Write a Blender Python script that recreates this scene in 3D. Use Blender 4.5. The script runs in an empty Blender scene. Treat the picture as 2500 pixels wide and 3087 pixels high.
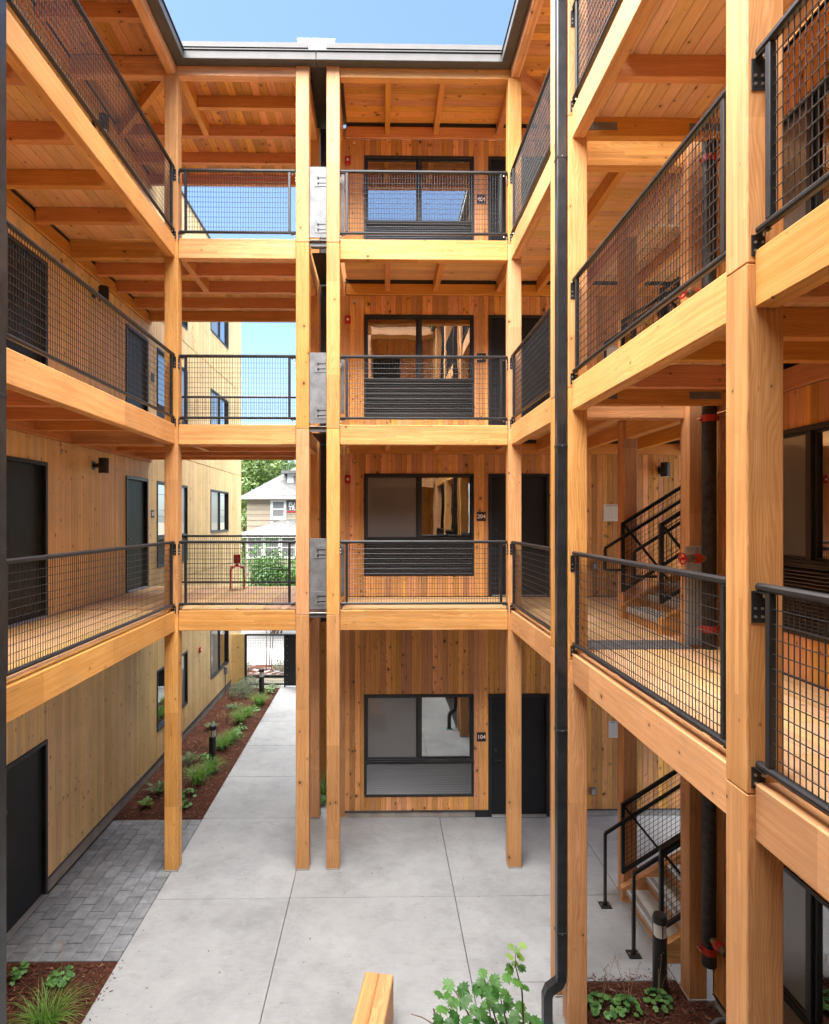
import bpy, bmesh, math, random
from mathutils import Vector, Matrix, Euler
random.seed(7)
R = math.radians
D = bpy.data
scene = bpy.context.scene
COL = scene.collection

# ---------------------------------------------------------------- camera, sky, sun, exposure
CAMZ, YAW, FPX, PPX, PPY = 5.35, R(0.9), 1800.0, 1176.0, 1562.0     # photo pixels (2500 x 3087)
cam_d = D.cameras.new('camera'); cam = D.objects.new('camera', cam_d); COL.objects.link(cam)
cam_d.sensor_fit = 'HORIZONTAL'; cam_d.sensor_width = 36.0
cam_d.lens = FPX / 2500 * 36.0
cam_d.shift_x = (1250 - PPX) / 2500; cam_d.shift_y = (PPY - 1543.5) / 2500
cam_d.clip_start = 0.02; cam_d.clip_end = 2000
cam.location = (0, 0, CAMZ); cam.rotation_euler = (R(90), 0, -YAW)
scene.camera = cam

SUN_EL, SUN_AZ = R(72), R(235)      # azimuth measured from +Y clockwise: behind the camera
w = D.worlds.new('World'); scene.world = w; w.use_nodes = True
nt = w.node_tree; nt.nodes.clear()
sky = nt.nodes.new('ShaderNodeTexSky'); sky.sky_type = 'NISHITA'; sky.sun_disc = False
sky.sun_elevation = SUN_EL; sky.sun_rotation = SUN_AZ
sky.air_density = 0.9; sky.dust_density = 0.9; sky.ozone_density = 4.0
tcw = nt.nodes.new('ShaderNodeTexCoord')
mpw = nt.nodes.new('ShaderNodeMapping'); mpw.inputs['Scale'].default_value = (1.6, 1.6, 4.0)
cn = nt.nodes.new('ShaderNodeTexNoise'); cn.inputs['Scale'].default_value = 1.7; cn.inputs['Detail'].default_value = 7
cn.inputs['Roughness'].default_value = 0.62
cr = nt.nodes.new('ShaderNodeValToRGB'); cr.color_ramp.elements[0].position = 0.68; cr.color_ramp.elements[1].position = 1.0
cmix = nt.nodes.new('ShaderNodeMix'); cmix.data_type = 'RGBA'; cmix.inputs['B'].default_value = (9.5, 9.8, 10.2, 1)
bg = nt.nodes.new('ShaderNodeBackground'); bg.inputs['Strength'].default_value = 0.05
ow = nt.nodes.new('ShaderNodeOutputWorld')
nt.links.new(tcw.outputs['Generated'], mpw.inputs['Vector']); nt.links.new(mpw.outputs['Vector'], cn.inputs['Vector'])
nt.links.new(cn.outputs['Fac'], cr.inputs['Fac']); nt.links.new(cr.outputs['Color'], cmix.inputs['Factor'])
nt.links.new(sky.outputs['Color'], cmix.inputs['A']); nt.links.new(cmix.outputs['Result'], bg.inputs['Color'])
nt.links.new(bg.outputs['Background'], ow.inputs['Surface'])
sun_d = D.lights.new('sun', 'SUN'); sun_d.energy = 5.0; sun_d.angle = R(98); sun_d.color = (1.0, 0.95, 0.88)
sun = D.objects.new('sun', sun_d); COL.objects.link(sun)
sdir = Vector((math.sin(SUN_AZ) * math.cos(SUN_EL), math.cos(SUN_AZ) * math.cos(SUN_EL), math.sin(SUN_EL)))
sun.rotation_euler = sdir.to_track_quat('Z', 'Y').to_euler(); sun.location = sdir * 60
vs = scene.view_settings
vs.view_transform = 'Standard'; vs.look = 'None'; vs.gamma = 1.0; vs.use_curve_mapping = False
vs.exposure = 3.08
try:
    scene.cycles.max_bounces = 10; scene.cycles.diffuse_bounces = 6; scene.cycles.transparent_max_bounces = 12
except Exception: pass

# ---------------------------------------------------------------- photo pixel -> place on a plane of known depth
cs, sn = math.cos(YAW), math.sin(YAW)
def PX(x, Y):                       # X on the plane y = Y
    r = (x - PPX) / FPX
    return Y * (r * cs + sn) / (cs - r * sn)
def PZ(x, y, Y):
    X = PX(x, Y)
    return CAMZ - (y - PPY) / FPX * (Y * cs + X * sn)
def YG(x, y, z=0.0):                # depth of a point at height z seen at pixel (x, y)
    d = FPX * (CAMZ - z) / (y - PPY)
    r = (x - PPX) / FPX
    return d * (cs - r * sn)
def YW(x, X):                       # depth on the plane x = X
    r = (x - PPX) / FPX
    return X * (cs - r * sn) / (r * cs + sn)

# ---------------------------------------------------------------- materials
def newmat(name):
    m = D.materials.new(name); m.use_nodes = True; t = m.node_tree; t.nodes.clear()
    out = t.nodes.new('ShaderNodeOutputMaterial'); b = t.nodes.new('ShaderNodeBsdfPrincipled')
    t.links.new(b.outputs[0], out.inputs['Surface'])
    return m, t, b, out
def N(t, typ, **kw):
    n = t.nodes.new(typ)
    for k, v in kw.items(): setattr(n, k, v)
    return n
def math_n(t, op, a, b=None, c=None):
    n = t.nodes.new('ShaderNodeMath'); n.operation = op
    for i, v in enumerate((a, b, c)):
        if v is None: continue
        if isinstance(v, (int, float)): n.inputs[i].default_value = v
        else: t.links.new(v, n.inputs[i])
    return n.outputs[0]
def mixc(t, f, a, b, blend='MIX'):
    n = t.nodes.new('ShaderNodeMix'); n.data_type = 'RGBA'; n.blend_type = blend
    for k, v in (('Factor', f), ('A', a), ('B', b)):
        if isinstance(v, (int, float)): n.inputs[k].default_value = v
        elif isinstance(v, tuple): n.inputs[k].default_value = v if len(v) == 4 else v + (1,)
        else: t.links.new(v, n.inputs[k])
    return n.outputs['Result']
def ramp(t, f, stops):
    n = t.nodes.new('ShaderNodeValToRGB'); e = n.color_ramp.elements
    while len(e) < len(stops): e.new(0.5)
    for i, (p, c) in enumerate(stops):
        e[i].position = p; e[i].color = c if len(c) == 4 else tuple(c) + (1,)
    t.links.new(f, n.inputs['Fac']); return n.outputs['Color']
def noise(t, vec, scale, detail=4, rough=0.55, dist=0.0):
    n = t.nodes.new('ShaderNodeTexNoise'); n.inputs['Scale'].default_value = scale
    n.inputs['Detail'].default_value = detail; n.inputs['Roughness'].default_value = rough
    n.inputs['Distortion'].default_value = dist
    t.links.new(vec, n.inputs['Vector']); return n.outputs['Fac']
def bump(t, b, h, strength, dist=0.01):
    n = t.nodes.new('ShaderNodeBump'); n.inputs['Strength'].default_value = strength; n.inputs['Distance'].default_value = dist
    t.links.new(h, n.inputs['Height']); t.links.new(n.outputs['Normal'], b.inputs['Normal'])

def wood(name, axis, light, dark, knots=5.0, knot_r=0.05, var=0.30, hue=0.012, rough=0.55, lam=0.0, weather=None, spread=0.0, ringamp=0.16, checks=False):
    """timber with the grain along `axis`; tone varies per object and per loose piece"""
    m, t, b, out = newmat(name)
    tc = N(t, 'ShaderNodeTexCoord'); oi = N(t, 'ShaderNodeObjectInfo'); ge = N(t, 'ShaderNodeNewGeometry')
    rnd = math_n(t, 'FRACT', math_n(t, 'ADD', oi.outputs['Random'], math_n(t, 'MULTIPLY', ge.outputs['Random Per Island'], 7.31)))
    off = N(t, 'ShaderNodeCombineXYZ')
    t.links.new(math_n(t, 'MULTIPLY', rnd, 37.7), off.inputs[0]); t.links.new(math_n(t, 'MULTIPLY', rnd, 91.3), off.inputs[1])
    t.links.new(math_n(t, 'MULTIPLY', rnd, 53.9), off.inputs[2])
    add = N(t, 'ShaderNodeVectorMath', operation='ADD'); t.links.new(tc.outputs['Object'], add.inputs[0]); t.links.new(off.outputs[0], add.inputs[1])
    sep = N(t, 'ShaderNodeSeparateXYZ'); t.links.new(add.outputs[0], sep.inputs[0])
    i = 'xyz'.index(axis); L = sep.outputs[i]; U = sep.outputs[(i + 1) % 3]; V = sep.outputs[(i + 2) % 3]
    def vec(sl, sc):
        c = N(t, 'ShaderNodeCombineXYZ')
        t.links.new(math_n(t, 'MULTIPLY', L, sl), c.inputs[0]); t.links.new(math_n(t, 'MULTIPLY', U, sc), c.inputs[1])
        t.links.new(math_n(t, 'MULTIPLY', V, sc), c.inputs[2]); return c.outputs[0]
    warp = noise(t, vec(1.1, 5.0), 1.0, 2, 0.5)
    # growth rings seen along the piece
    ru = math_n(t, 'ADD', U, math_n(t, 'MULTIPLY', warp, 0.10)); rv = math_n(t, 'ADD', V, math_n(t, 'MULTIPLY', warp, 0.07))
    rr = math_n(t, 'SQRT', math_n(t, 'ADD', math_n(t, 'MULTIPLY', ru, ru), math_n(t, 'MULTIPLY', rv, rv)))
    ring = math_n(t, 'MULTIPLY_ADD', math_n(t, 'SINE', math_n(t, 'MULTIPLY', rr, 760.0)), 0.5, 0.5)
    streak = noise(t, vec(1.6, 38.0), 1.0, 5, 0.6)
    fine = noise(t, vec(6.0, 260.0), 1.0, 3, 0.6)
    g = math_n(t, 'ADD', math_n(t, 'MULTIPLY', streak, 0.78), math_n(t, 'ADD', math_n(t, 'MULTIPLY', math_n(t, 'SUBTRACT', ring, 0.25), ringamp), math_n(t, 'MULTIPLY', fine, 0.12)))
    col = ramp(t, g, [(0.30, dark), (0.52, tuple(0.45 * a + 0.55 * c for a, c in zip(dark, light))), (0.72, light)])
    # knots
    c2 = N(t, 'ShaderNodeCombineXYZ'); t.links.new(math_n(t, 'MULTIPLY', L, 0.75), c2.inputs[0]); t.links.new(math_n(t, 'ADD', U, V), c2.inputs[1])
    vo = N(t, 'ShaderNodeTexVoronoi', voronoi_dimensions='2D'); vo.inputs['Scale'].default_value = knots
    t.links.new(c2.outputs[0], vo.inputs['Vector'])
    sc = N(t, 'ShaderNodeSeparateColor'); t.links.new(vo.outputs['Color'], sc.inputs[0])
    kn = noise(t, vec(0.9, 1.3), 1.0, 2, 0.6)
    rad = math_n(t, 'MULTIPLY', math_n(t, 'MULTIPLY', math_n(t, 'POWER', sc.outputs[0], 2.2), knot_r), math_n(t, 'MINIMUM', math_n(t, 'MAXIMUM', math_n(t, 'MULTIPLY', math_n(t, 'SUBTRACT', kn, 0.34), 5.0), 0.05), 1.25))
    kd = math_n(t, 'DIVIDE', vo.outputs['Distance'], math_n(t, 'ADD', rad, 0.004))
    kf = math_n(t, 'SUBTRACT', 1.0, math_n(t, 'SMOOTHSTEP', kd, 0.55, 1.25) if False else math_n(t, 'MINIMUM', math_n(t, 'MAXIMUM', math_n(t, 'MULTIPLY', math_n(t, 'SUBTRACT', kd, 0.55), 1.4), 0.0), 1.0))
    kh = math_n(t, 'SUBTRACT', 1.0, math_n(t, 'MINIMUM', math_n(t, 'MULTIPLY', kd, 0.28), 1.0))
    col = mixc(t, math_n(t, 'MULTIPLY', kh, 0.45), col, tuple(0.55 * a for a in dark))
    col = mixc(t, math_n(t, 'MULTIPLY', kf, 0.88), col, (0.035, 0.014, 0.006))
    # laminations of glued timber
    if lam:
        lf = math_n(t, 'FLOOR', math_n(t, 'DIVIDE', V if axis != 'x' else V, lam))
        wn = N(t, 'ShaderNodeTexWhiteNoise', noise_dimensions='2D'); c3 = N(t, 'ShaderNodeCombineXYZ')
        seg = math_n(t, 'FLOOR', math_n(t, 'ADD', math_n(t, 'MULTIPLY', L, 0.7), math_n(t, 'MULTIPLY', lf, 0.37)))
        t.links.new(lf, c3.inputs[0]); t.links.new(seg, c3.inputs[1]); t.links.new(c3.outputs[0], wn.inputs['Vector'])
        col = mixc(t, 1.0, col, ramp(t, wn.outputs['Value'], [(0, (0.84, 0.80, 0.76)), (1, (1.10, 1.10, 1.10))]), 'MULTIPLY')
    if checks:
        cz = noise(t, vec(0.8, 55.0), 1.0, 1, 0.4); ck = math_n(t, 'LESS_THAN', math_n(t, 'ABSOLUTE', math_n(t, 'SUBTRACT', cz, 0.5)), 0.006)
        cm = math_n(t, 'GREATER_THAN', noise(t, vec(1.5, 6.0), 1.0, 2), 0.60)
        col = mixc(t, math_n(t, 'MULTIPLY', math_n(t, 'MULTIPLY', ck, cm), 0.75), col, (0.10, 0.04, 0.015))
        st = noise(t, vec(2.2, 3.5), 1.0, 5, 0.7, 0.5)
        col = mixc(t, math_n(t, 'MULTIPLY', math_n(t, 'MINIMUM', math_n(t, 'MAXIMUM', math_n(t, 'MULTIPLY', math_n(t, 'SUBTRACT', st, 0.56), 5.0), 0.0), 1.0), 0.40), col, (0.42, 0.27, 0.16))
    # tone of each piece
    hs = N(t, 'ShaderNodeHueSaturation'); t.links.new(col, hs.inputs['Color'])
    r2 = math_n(t, 'FRACT', math_n(t, 'MULTIPLY', rnd, 17.13)); r3 = math_n(t, 'FRACT', math_n(t, 'MULTIPLY', rnd, 53.71))
    t.links.new(math_n(t, 'ADD', 1.0 - var * 0.5, math_n(t, 'MULTIPLY', r2, var)), hs.inputs['Value'])
    t.links.new(math_n(t, 'ADD', 0.5 - hue, math_n(t, 'MULTIPLY', r3, 2 * hue)), hs.inputs['Hue'])
    t.links.new(math_n(t, 'ADD', 0.90, math_n(t, 'MULTIPLY', r3, 0.16)), hs.inputs['Saturation'])
    col = hs.outputs['Color']
    col = mixc(t, 1.0, col, ramp(t, noise(t, tc.outputs['Object'], 1.3, 3), [(0.3, (0.88, 0.87, 0.85)), (0.7, (1.06, 1.06, 1.06))]), 'MULTIPLY')
    t.links.new(col, b.inputs['Base Color']); b.inputs['Roughness'].default_value = rough
    b.inputs['Specular IOR Level'].default_value = 0.35
    bump(t, b, math_n(t, 'ADD', streak, math_n(t, 'MULTIPLY', fine, 0.6)), 0.18, 0.004)
    return m
def wood3(name, *a, **k): return {ax: wood(name + '_' + ax, ax, *a, **k) for ax in 'xyz'}

FIR   = wood3('fir_timber', (0.725, 0.402, 0.165), (0.54, 0.24, 0.066), knots=3.0, knot_r=0.055, var=0.24, hue=0.006, checks=True, lam=0.038, ringamp=0.20)
JOIST = wood3('fir_joist', (0.69, 0.33, 0.112), (0.51, 0.20, 0.055), knots=2.4, knot_r=0.03, var=0.18)
CEDAR = wood3('knotty_siding', (0.74, 0.385, 0.145), (0.51, 0.215, 0.060), knots=6.5, knot_r=0.13, var=0.60, hue=0.011)
PALE  = wood3('pale_siding', (0.85, 0.62, 0.31), (0.71, 0.47, 0.20), knots=6.0, knot_r=0.10, var=0.24, hue=0.006)
DECK  = wood3('deck_board', (0.78, 0.52, 0.28), (0.62, 0.36, 0.16), knots=5.0, knot_r=0.08, var=0.28)

def plain(name, col, rough=0.5, metal=0.0, spec=0.5, nscale=0, namp=0.15, bmp=0.0, bscale=60):
    m, t, b, out = newmat(name)
    b.inputs['Roughness'].default_value = rough; b.inputs['Metallic'].default_value = metal
    b.inputs['Specular IOR Level'].default_value = spec
    tc = N(t, 'ShaderNodeTexCoord')
    if nscale:
        f = noise(t, tc.outputs['Object'], nscale, 5)
        c = mixc(t, 1.0, col + (1,), ramp(t, f, [(0.3, (1 - namp,) * 3), (0.7, (1 + namp,) * 3)]), 'MULTIPLY')
        t.links.new(c, b.inputs['Base Color'])
    else: b.inputs['Base Color'].default_value = col + (1,)
    if bmp: bump(t, b, noise(t, tc.outputs['Object'], bscale, 4), bmp, 0.005)
    return m
BLACK  = plain('black_powdercoat', (0.016, 0.018, 0.021), 0.38, 0.0, 0.5, 9, 0.25)
FRAME  = plain('window_frame_black', (0.014, 0.015, 0.018), 0.42, 0.0, 0.5, 6, 0.2)
DOORM  = plain('door_charcoal', (0.011, 0.0125, 0.015), 0.5, 0.0, 0.35, 3, 0.2)
GUTTER = plain('gutter_grey', (0.070, 0.069, 0.068), 0.5, 0.0, 0.5, 5, 0.15)
GALV   = plain('galvanised_steel', (0.17, 0.18, 0.19), 0.55, 0.3, 0.5, 6, 0.35, 0.05, 20)
ZINC   = plain('bolt_zinc', (0.6, 0.6, 0.58), 0.3, 0.9)
ALU    = plain('aluminium', (0.55, 0.55, 0.54), 0.35, 0.8, 0.5, 12, 0.1)
CHROME = plain('chrome', (0.75, 0.74, 0.72), 0.15, 1.0)
RED    = plain('red_enamel', (0.42, 0.014, 0.014), 0.35, 0.0, 0.5)
REDOR  = plain('red_coupling', (0.42, 0.030, 0.014), 0.4, 0.0, 0.5, 20, 0.2)
WHITE  = plain('white_paint', (0.86, 0.86, 0.84), 0.5)
PAPER  = plain('paper', (0.62, 0.60, 0.56), 0.6)
INK    = plain('ink', (0.03, 0.03, 0.03), 0.6)
GREYINK= plain('grey_ink', (0.30, 0.29, 0.28), 0.6)
PINKW  = plain('sign_lettering', (0.85, 0.66, 0.64), 0.5)
PIPE   = plain('steel_pipe', (0.030, 0.027, 0.026), 0.5, 0.3, 0.5, 14, 0.6)
BLIND  = plain('window_screen', (0.060, 0.058, 0.058), 0.75, 0, 0.3, 5, 0.15)
ROOM   = plain('dark_room', (0.030, 0.028, 0.026), 0.9, 0, 0.2)
LENS   = plain('frosted_lens', (0.62, 0.63, 0.62), 0.3)
RENDER = plain('stem_wall', (0.30, 0.28, 0.255), 0.8, 0, 0.3, 4, 0.25, 0.2, 40)
TREAD  = plain('precast_tread', (0.42, 0.41, 0.38), 0.75, 0, 0.3, 7, 0.15, 0.15, 60)
GRIT   = plain('grit_strip', (0.22, 0.21, 0.20), 0.9, 0, 0.2, 160, 0.7, 0.4, 200)
STEM   = plain('plant_stem', (0.14, 0.075, 0.045), 0.7)
DRYST  = plain('dry_stem', (0.30, 0.20, 0.11), 0.8)

def glass_mat():
    m = D.materials.new('window_glass'); m.use_nodes = True; t = m.node_tree; t.nodes.clear()
    out = N(t, 'ShaderNodeOutputMaterial'); mx = N(t, 'ShaderNodeMixShader'); tr = N(t, 'ShaderNodeBsdfTransparent'); gl = N(t, 'ShaderNodeBsdfGlossy')
    tr.inputs['Color'].default_value = (0.72, 0.76, 0.74, 1); gl.inputs['Roughness'].default_value = 0.012; gl.inputs['Color'].default_value = (0.95, 0.97, 0.98, 1)
    lw = N(t, 'ShaderNodeLayerWeight'); lw.inputs['Blend'].default_value = 0.35
    f = math_n(t, 'MINIMUM', math_n(t, 'ADD', math_n(t, 'MULTIPLY', lw.outputs['Fresnel'], 1.0), 0.30), 1.0)
    tc = N(t, 'ShaderNodeTexCoord'); bp = N(t, 'ShaderNodeBump'); bp.inputs['Strength'].default_value = 0.05; bp.inputs['Distance'].default_value = 0.02
    t.links.new(noise(t, tc.outputs['Object'], 2.2, 1), bp.inputs['Height']); t.links.new(bp.outputs['Normal'], gl.inputs['Normal'])
    t.links.new(f, mx.inputs[0]); t.links.new(tr.outputs[0], mx.inputs[1]); t.links.new(gl.outputs[0], mx.inputs[2]); t.links.new(mx.outputs[0], out.inputs['Surface'])
    return m
GLASS = glass_mat()
def screen_mat():                       # insect screen in front of a dark pane
    m, t, b, out = newmat('insect_screen_pane'); b.inputs['Base Color'].default_value = (0.115, 0.115, 0.118, 1)
    b.inputs['Roughness'].default_value = 0.28; b.inputs['Specular IOR Level'].default_value = 0.6
    b.inputs['Coat Weight'].default_value = 0.7; b.inputs['Coat Roughness'].default_value = 0.03
    return m
SCREEN = screen_mat()
def concrete_mat():
    m, t, b, out = newmat('brushed_concrete'); tc = N(t, 'ShaderNodeTexCoord'); oi = N(t, 'ShaderNodeObjectInfo')
    mp = N(t, 'ShaderNodeMapping'); mp.inputs['Scale'].default_value = (1, 6, 1); t.links.new(tc.outputs['Object'], mp.inputs['Vector'])
    geo = N(t, 'ShaderNodeNewGeometry')
    a = noise(t, geo.outputs['Position'], 0.9, 6, 0.6); c = noise(t, mp.outputs['Vector'], 9, 4); d = noise(t, geo.outputs['Position'], 5.0, 5, 0.65, 0.6)
    col = ramp(t, math_n(t, 'ADD', math_n(t, 'MULTIPLY', a, 0.6), math_n(t, 'ADD', math_n(t, 'MULTIPLY', c, 0.15), math_n(t, 'MULTIPLY', d, 0.25))),
               [(0.33, (0.215, 0.226, 0.236)), (0.5, (0.305, 0.319, 0.331)), (0.66, (0.362, 0.378, 0.390))])
    sp = noise(t, geo.outputs['Position'], 21, 2, 0.5)
    col = mixc(t, math_n(t, 'MULTIPLY', math_n(t, 'GREATER_THAN', sp, 0.745), 0.5), col, (0.10, 0.09, 0.08))
    sm = noise(t, geo.outputs['Position'], 1.9, 7, 0.72, 1.4)
    col = mixc(t, math_n(t, 'MULTIPLY', math_n(t, 'MINIMUM', math_n(t, 'MAXIMUM', math_n(t, 'MULTIPLY', math_n(t, 'SUBTRACT', sm, 0.56), 6.0), 0.0), 1.0), 0.42), col, (0.20, 0.195, 0.19))
    hc = noise(t, geo.outputs['Position'], 1.1, 6, 0.62, 0.3); hl = math_n(t, 'LESS_THAN', math_n(t, 'ABSOLUTE', math_n(t, 'SUBTRACT', hc, 0.47)), 0.0011)
    col = mixc(t, math_n(t, 'MULTIPLY', hl, 0.35), col, (0.12, 0.12, 0.12))
    hs = N(t, 'ShaderNodeHueSaturation'); t.links.new(col, hs.inputs['Color'])
    t.links.new(math_n(t, 'ADD', 0.95, math_n(t, 'MULTIPLY', oi.outputs['Random'], 0.09)), hs.inputs['Value'])
    t.links.new(hs.outputs['Color'], b.inputs['Base Color']); b.inputs['Roughness'].default_value = 0.62; b.inputs['Specular IOR Level'].default_value = 0.35
    bump(t, b, noise(t, mp.outputs['Vector'], 60, 3), 0.10, 0.003)
    return m
CONC = concrete_mat()
def paver_mat():
    m, t, b, out = newmat('charcoal_paver'); geo = N(t, 'ShaderNodeNewGeometry'); oi = N(t, 'ShaderNodeObjectInfo')
    a = noise(t, geo.outputs['Position'], 7, 5, 0.65); c = noise(t, geo.outputs['Position'], 160, 2)
    col = ramp(t, math_n(t, 'ADD', math_n(t, 'MULTIPLY', a, 0.75), math_n(t, 'MULTIPLY', c, 0.25)), [(0.3, (0.11, 0.12, 0.135)), (0.55, (0.20, 0.215, 0.235)), (0.75, (0.29, 0.305, 0.325))])
    hs = N(t, 'ShaderNodeHueSaturation'); t.links.new(col, hs.inputs['Color']); t.links.new(math_n(t, 'ADD', 0.85, math_n(t, 'MULTIPLY', oi.outputs['Random'], 0.3)), hs.inputs['Value'])
    t.links.new(hs.outputs['Color'], b.inputs['Base Color']); b.inputs['Roughness'].default_value = 0.72
    bump(t, b, c, 0.25, 0.003); return m
PAVER = paver_mat()
def soil_mat(name, c0, c1, c2, s=26):
    m, t, b, out = newmat(name); geo = N(t, 'ShaderNodeNewGeometry')
    a = noise(t, geo.outputs['Position'], s, 6, 0.7, 0.8); c = noise(t, geo.outputs['Position'], 2.0, 3)
    col = ramp(t, math_n(t, 'ADD', math_n(t, 'MULTIPLY', a, 0.8), math_n(t, 'MULTIPLY', c, 0.2)), [(0.32, c0), (0.5, c1), (0.7, c2)])
    t.links.new(col, b.inputs['Base Color']); b.inputs['Roughness'].default_value = 0.95; b.inputs['Specular IOR Level'].default_value = 0.15
    bump(t, b, a, 0.9, 0.03); return m
MULCH = soil_mat('bark_mulch', (0.022, 0.008, 0.005), (0.075, 0.026, 0.015), (0.15, 0.060, 0.034))
def chip_mat():
    m, t, b, out = newmat('bark_chip'); geo = N(t, 'ShaderNodeNewGeometry')
    col = ramp(t, geo.outputs['Random Per Island'], [(0, (0.03, 0.010, 0.006)), (0.6, (0.095, 0.034, 0.02)), (0.93, (0.17, 0.07, 0.04)), (1.0, (0.32, 0.18, 0.10))])
    t.links.new(col, b.inputs['Base Color']); b.inputs['Roughness'].default_value = 0.9; return m
CHIP = chip_mat()
ASPH = soil_mat('asphalt', (0.10, 0.10, 0.10), (0.13, 0.13, 0.13), (0.17, 0.17, 0.17), 60)
GROUNDM = soil_mat('ground_soil', (0.10, 0.09, 0.07), (0.15, 0.14, 0.11), (0.2, 0.19, 0.16), 3)
GRASSM = soil_mat('lawn_soil', (0.03, 0.05, 0.012), (0.06, 0.09, 0.025), (0.10, 0.13, 0.04), 20)
def leaf_mat(name, c0, c1, rough=0.5, trans=0.35):
    m = D.materials.new(name); m.use_nodes = True; t = m.node_tree; t.nodes.clear()
    out = N(t, 'ShaderNodeOutputMaterial'); b = N(t, 'ShaderNodeBsdfPrincipled'); tr = N(t, 'ShaderNodeBsdfTranslucent'); mx = N(t, 'ShaderNodeMixShader')
    ge = N(t, 'ShaderNodeNewGeometry'); tc = N(t, 'ShaderNodeTexCoord')
    f = math_n(t, 'ADD', math_n(t, 'MULTIPLY', ge.outputs['Random Per Island'], 0.75), math_n(t, 'MULTIPLY', noise(t, tc.outputs['Object'], 40, 2), 0.25))
    col = ramp(t, f, [(0.1, c0), (0.9, c1)])
    t.links.new(col, b.inputs['Base Color']); t.links.new(col, tr.inputs['Color']); b.inputs['Roughness'].default_value = rough
    mx.inputs[0].default_value = trans
    t.links.new(b.outputs[0], mx.inputs[1]); t.links.new(tr.outputs[0], mx.inputs[2]); t.links.new(mx.outputs[0], out.inputs['Surface'])
    return m
LEAF_MAPLE = leaf_mat('maple_leaf', (0.022, 0.10, 0.016), (0.085, 0.235, 0.04))
LEAF_GRASS = leaf_mat('sedge_blade', (0.07, 0.20, 0.03), (0.24, 0.44, 0.08))
LEAF_CORAL = leaf_mat('coralbell_leaf', (0.05, 0.17, 0.045), (0.19, 0.40, 0.11))
LEAF_FERN  = leaf_mat('fern_leaf', (0.06, 0.12, 0.04), (0.15, 0.24, 0.08))
LEAF_GREY  = leaf_mat('grey_green_leaf', (0.10, 0.14, 0.08), (0.20, 0.25, 0.15))
LEAF_TAN   = leaf_mat('tan_foliage', (0.25, 0.11, 0.06), (0.42, 0.22, 0.13))
LEAF_HEDGE = leaf_mat('laurel_leaf', (0.022, 0.085, 0.012), (0.085, 0.20, 0.032))
LEAF_TREE  = leaf_mat('tree_leaf', (0.025, 0.06, 0.014), (0.085, 0.14, 0.035))
LEAF_PALE  = leaf_mat('pale_tree_leaf', (0.045, 0.09, 0.018), (0.13, 0.19, 0.045))
TRIM = plain('house_trim', (0.45, 0.45, 0.43), 0.5)
WALK = plain('sidewalk_concrete', (0.24, 0.24, 0.235), 0.8, 0, 0.3, 1.5, 0.1)
LEAF_LIME  = leaf_mat('lime_leaf', (0.08, 0.17, 0.025), (0.20, 0.33, 0.06))
BARK = plain('bark', (0.12, 0.085, 0.06), 0.9, 0, 0.2, 12, 0.4, 0.5, 40)
HOUSEW = plain('beige_lap_siding', (0.20, 0.165, 0.12), 0.7, 0, 0.3, 2, 0.06)
def shingle_mat():
    m, t, b, out = newmat('grey_shingles'); tc = N(t, 'ShaderNodeTexCoord')
    br = N(t, 'ShaderNodeTexBrick'); br.inputs['Scale'].default_value = 1.0; br.inputs['Brick Width'].default_value = 0.3; br.inputs['Row Height'].default_value = 0.14
    br.inputs['Mortar Size'].default_value = 0.012; br.inputs['Color1'].default_value = (0.055, 0.058, 0.058, 1); br.inputs['Color2'].default_value = (0.085, 0.088, 0.087, 1); br.inputs['Mortar'].default_value = (0.03, 0.03, 0.03, 1)
    t.links.new(tc.outputs['UV'], br.inputs['Vector'])
    mp = N(t, 'ShaderNodeMapping'); mp.inputs['Rotation'].default_value = (0, 0, 0); t.links.new(tc.outputs['Object'], mp.inputs['Vector'])
    t.links.new(mp.outputs['Vector'], br.inputs['Vector'])
    t.links.new(br.outputs['Color'], b.inputs['Base Color']); b.inputs['Roughness'].default_value = 0.9; return m
SHINGLE = shingle_mat()

# ---------------------------------------------------------------- object helpers
WORLD = {}                              # world position of every parent
def wpos(o): return WORLD.get(o.name, Vector((0, 0, 0))) if o else Vector((0, 0, 0))
def tag(o, label=None, cat=None, group=None, kind=None):
    if label: o['label'] = label
    if cat: o['category'] = cat
    if group: o['group'] = group
    if kind: o['kind'] = kind
    return o
def thing(name, loc, label, cat, group=None):
    o = D.objects.new(name, None); COL.objects.link(o); o.location = loc; o.empty_display_size = 0.2
    WORLD[o.name] = Vector(loc); return tag(o, label, cat, group)
def put(name, me, mat, parent=None, loc=(0, 0, 0), rot=None):
    if mat is not None and not me.materials: me.materials.append(mat)
    o = D.objects.new(name, me); COL.objects.link(o)
    o.location = Vector(loc) - wpos(parent)
    if rot: o.rotation_euler = rot
    if parent: o.parent = parent
    WORLD[o.name] = Vector(loc); return o

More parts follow.
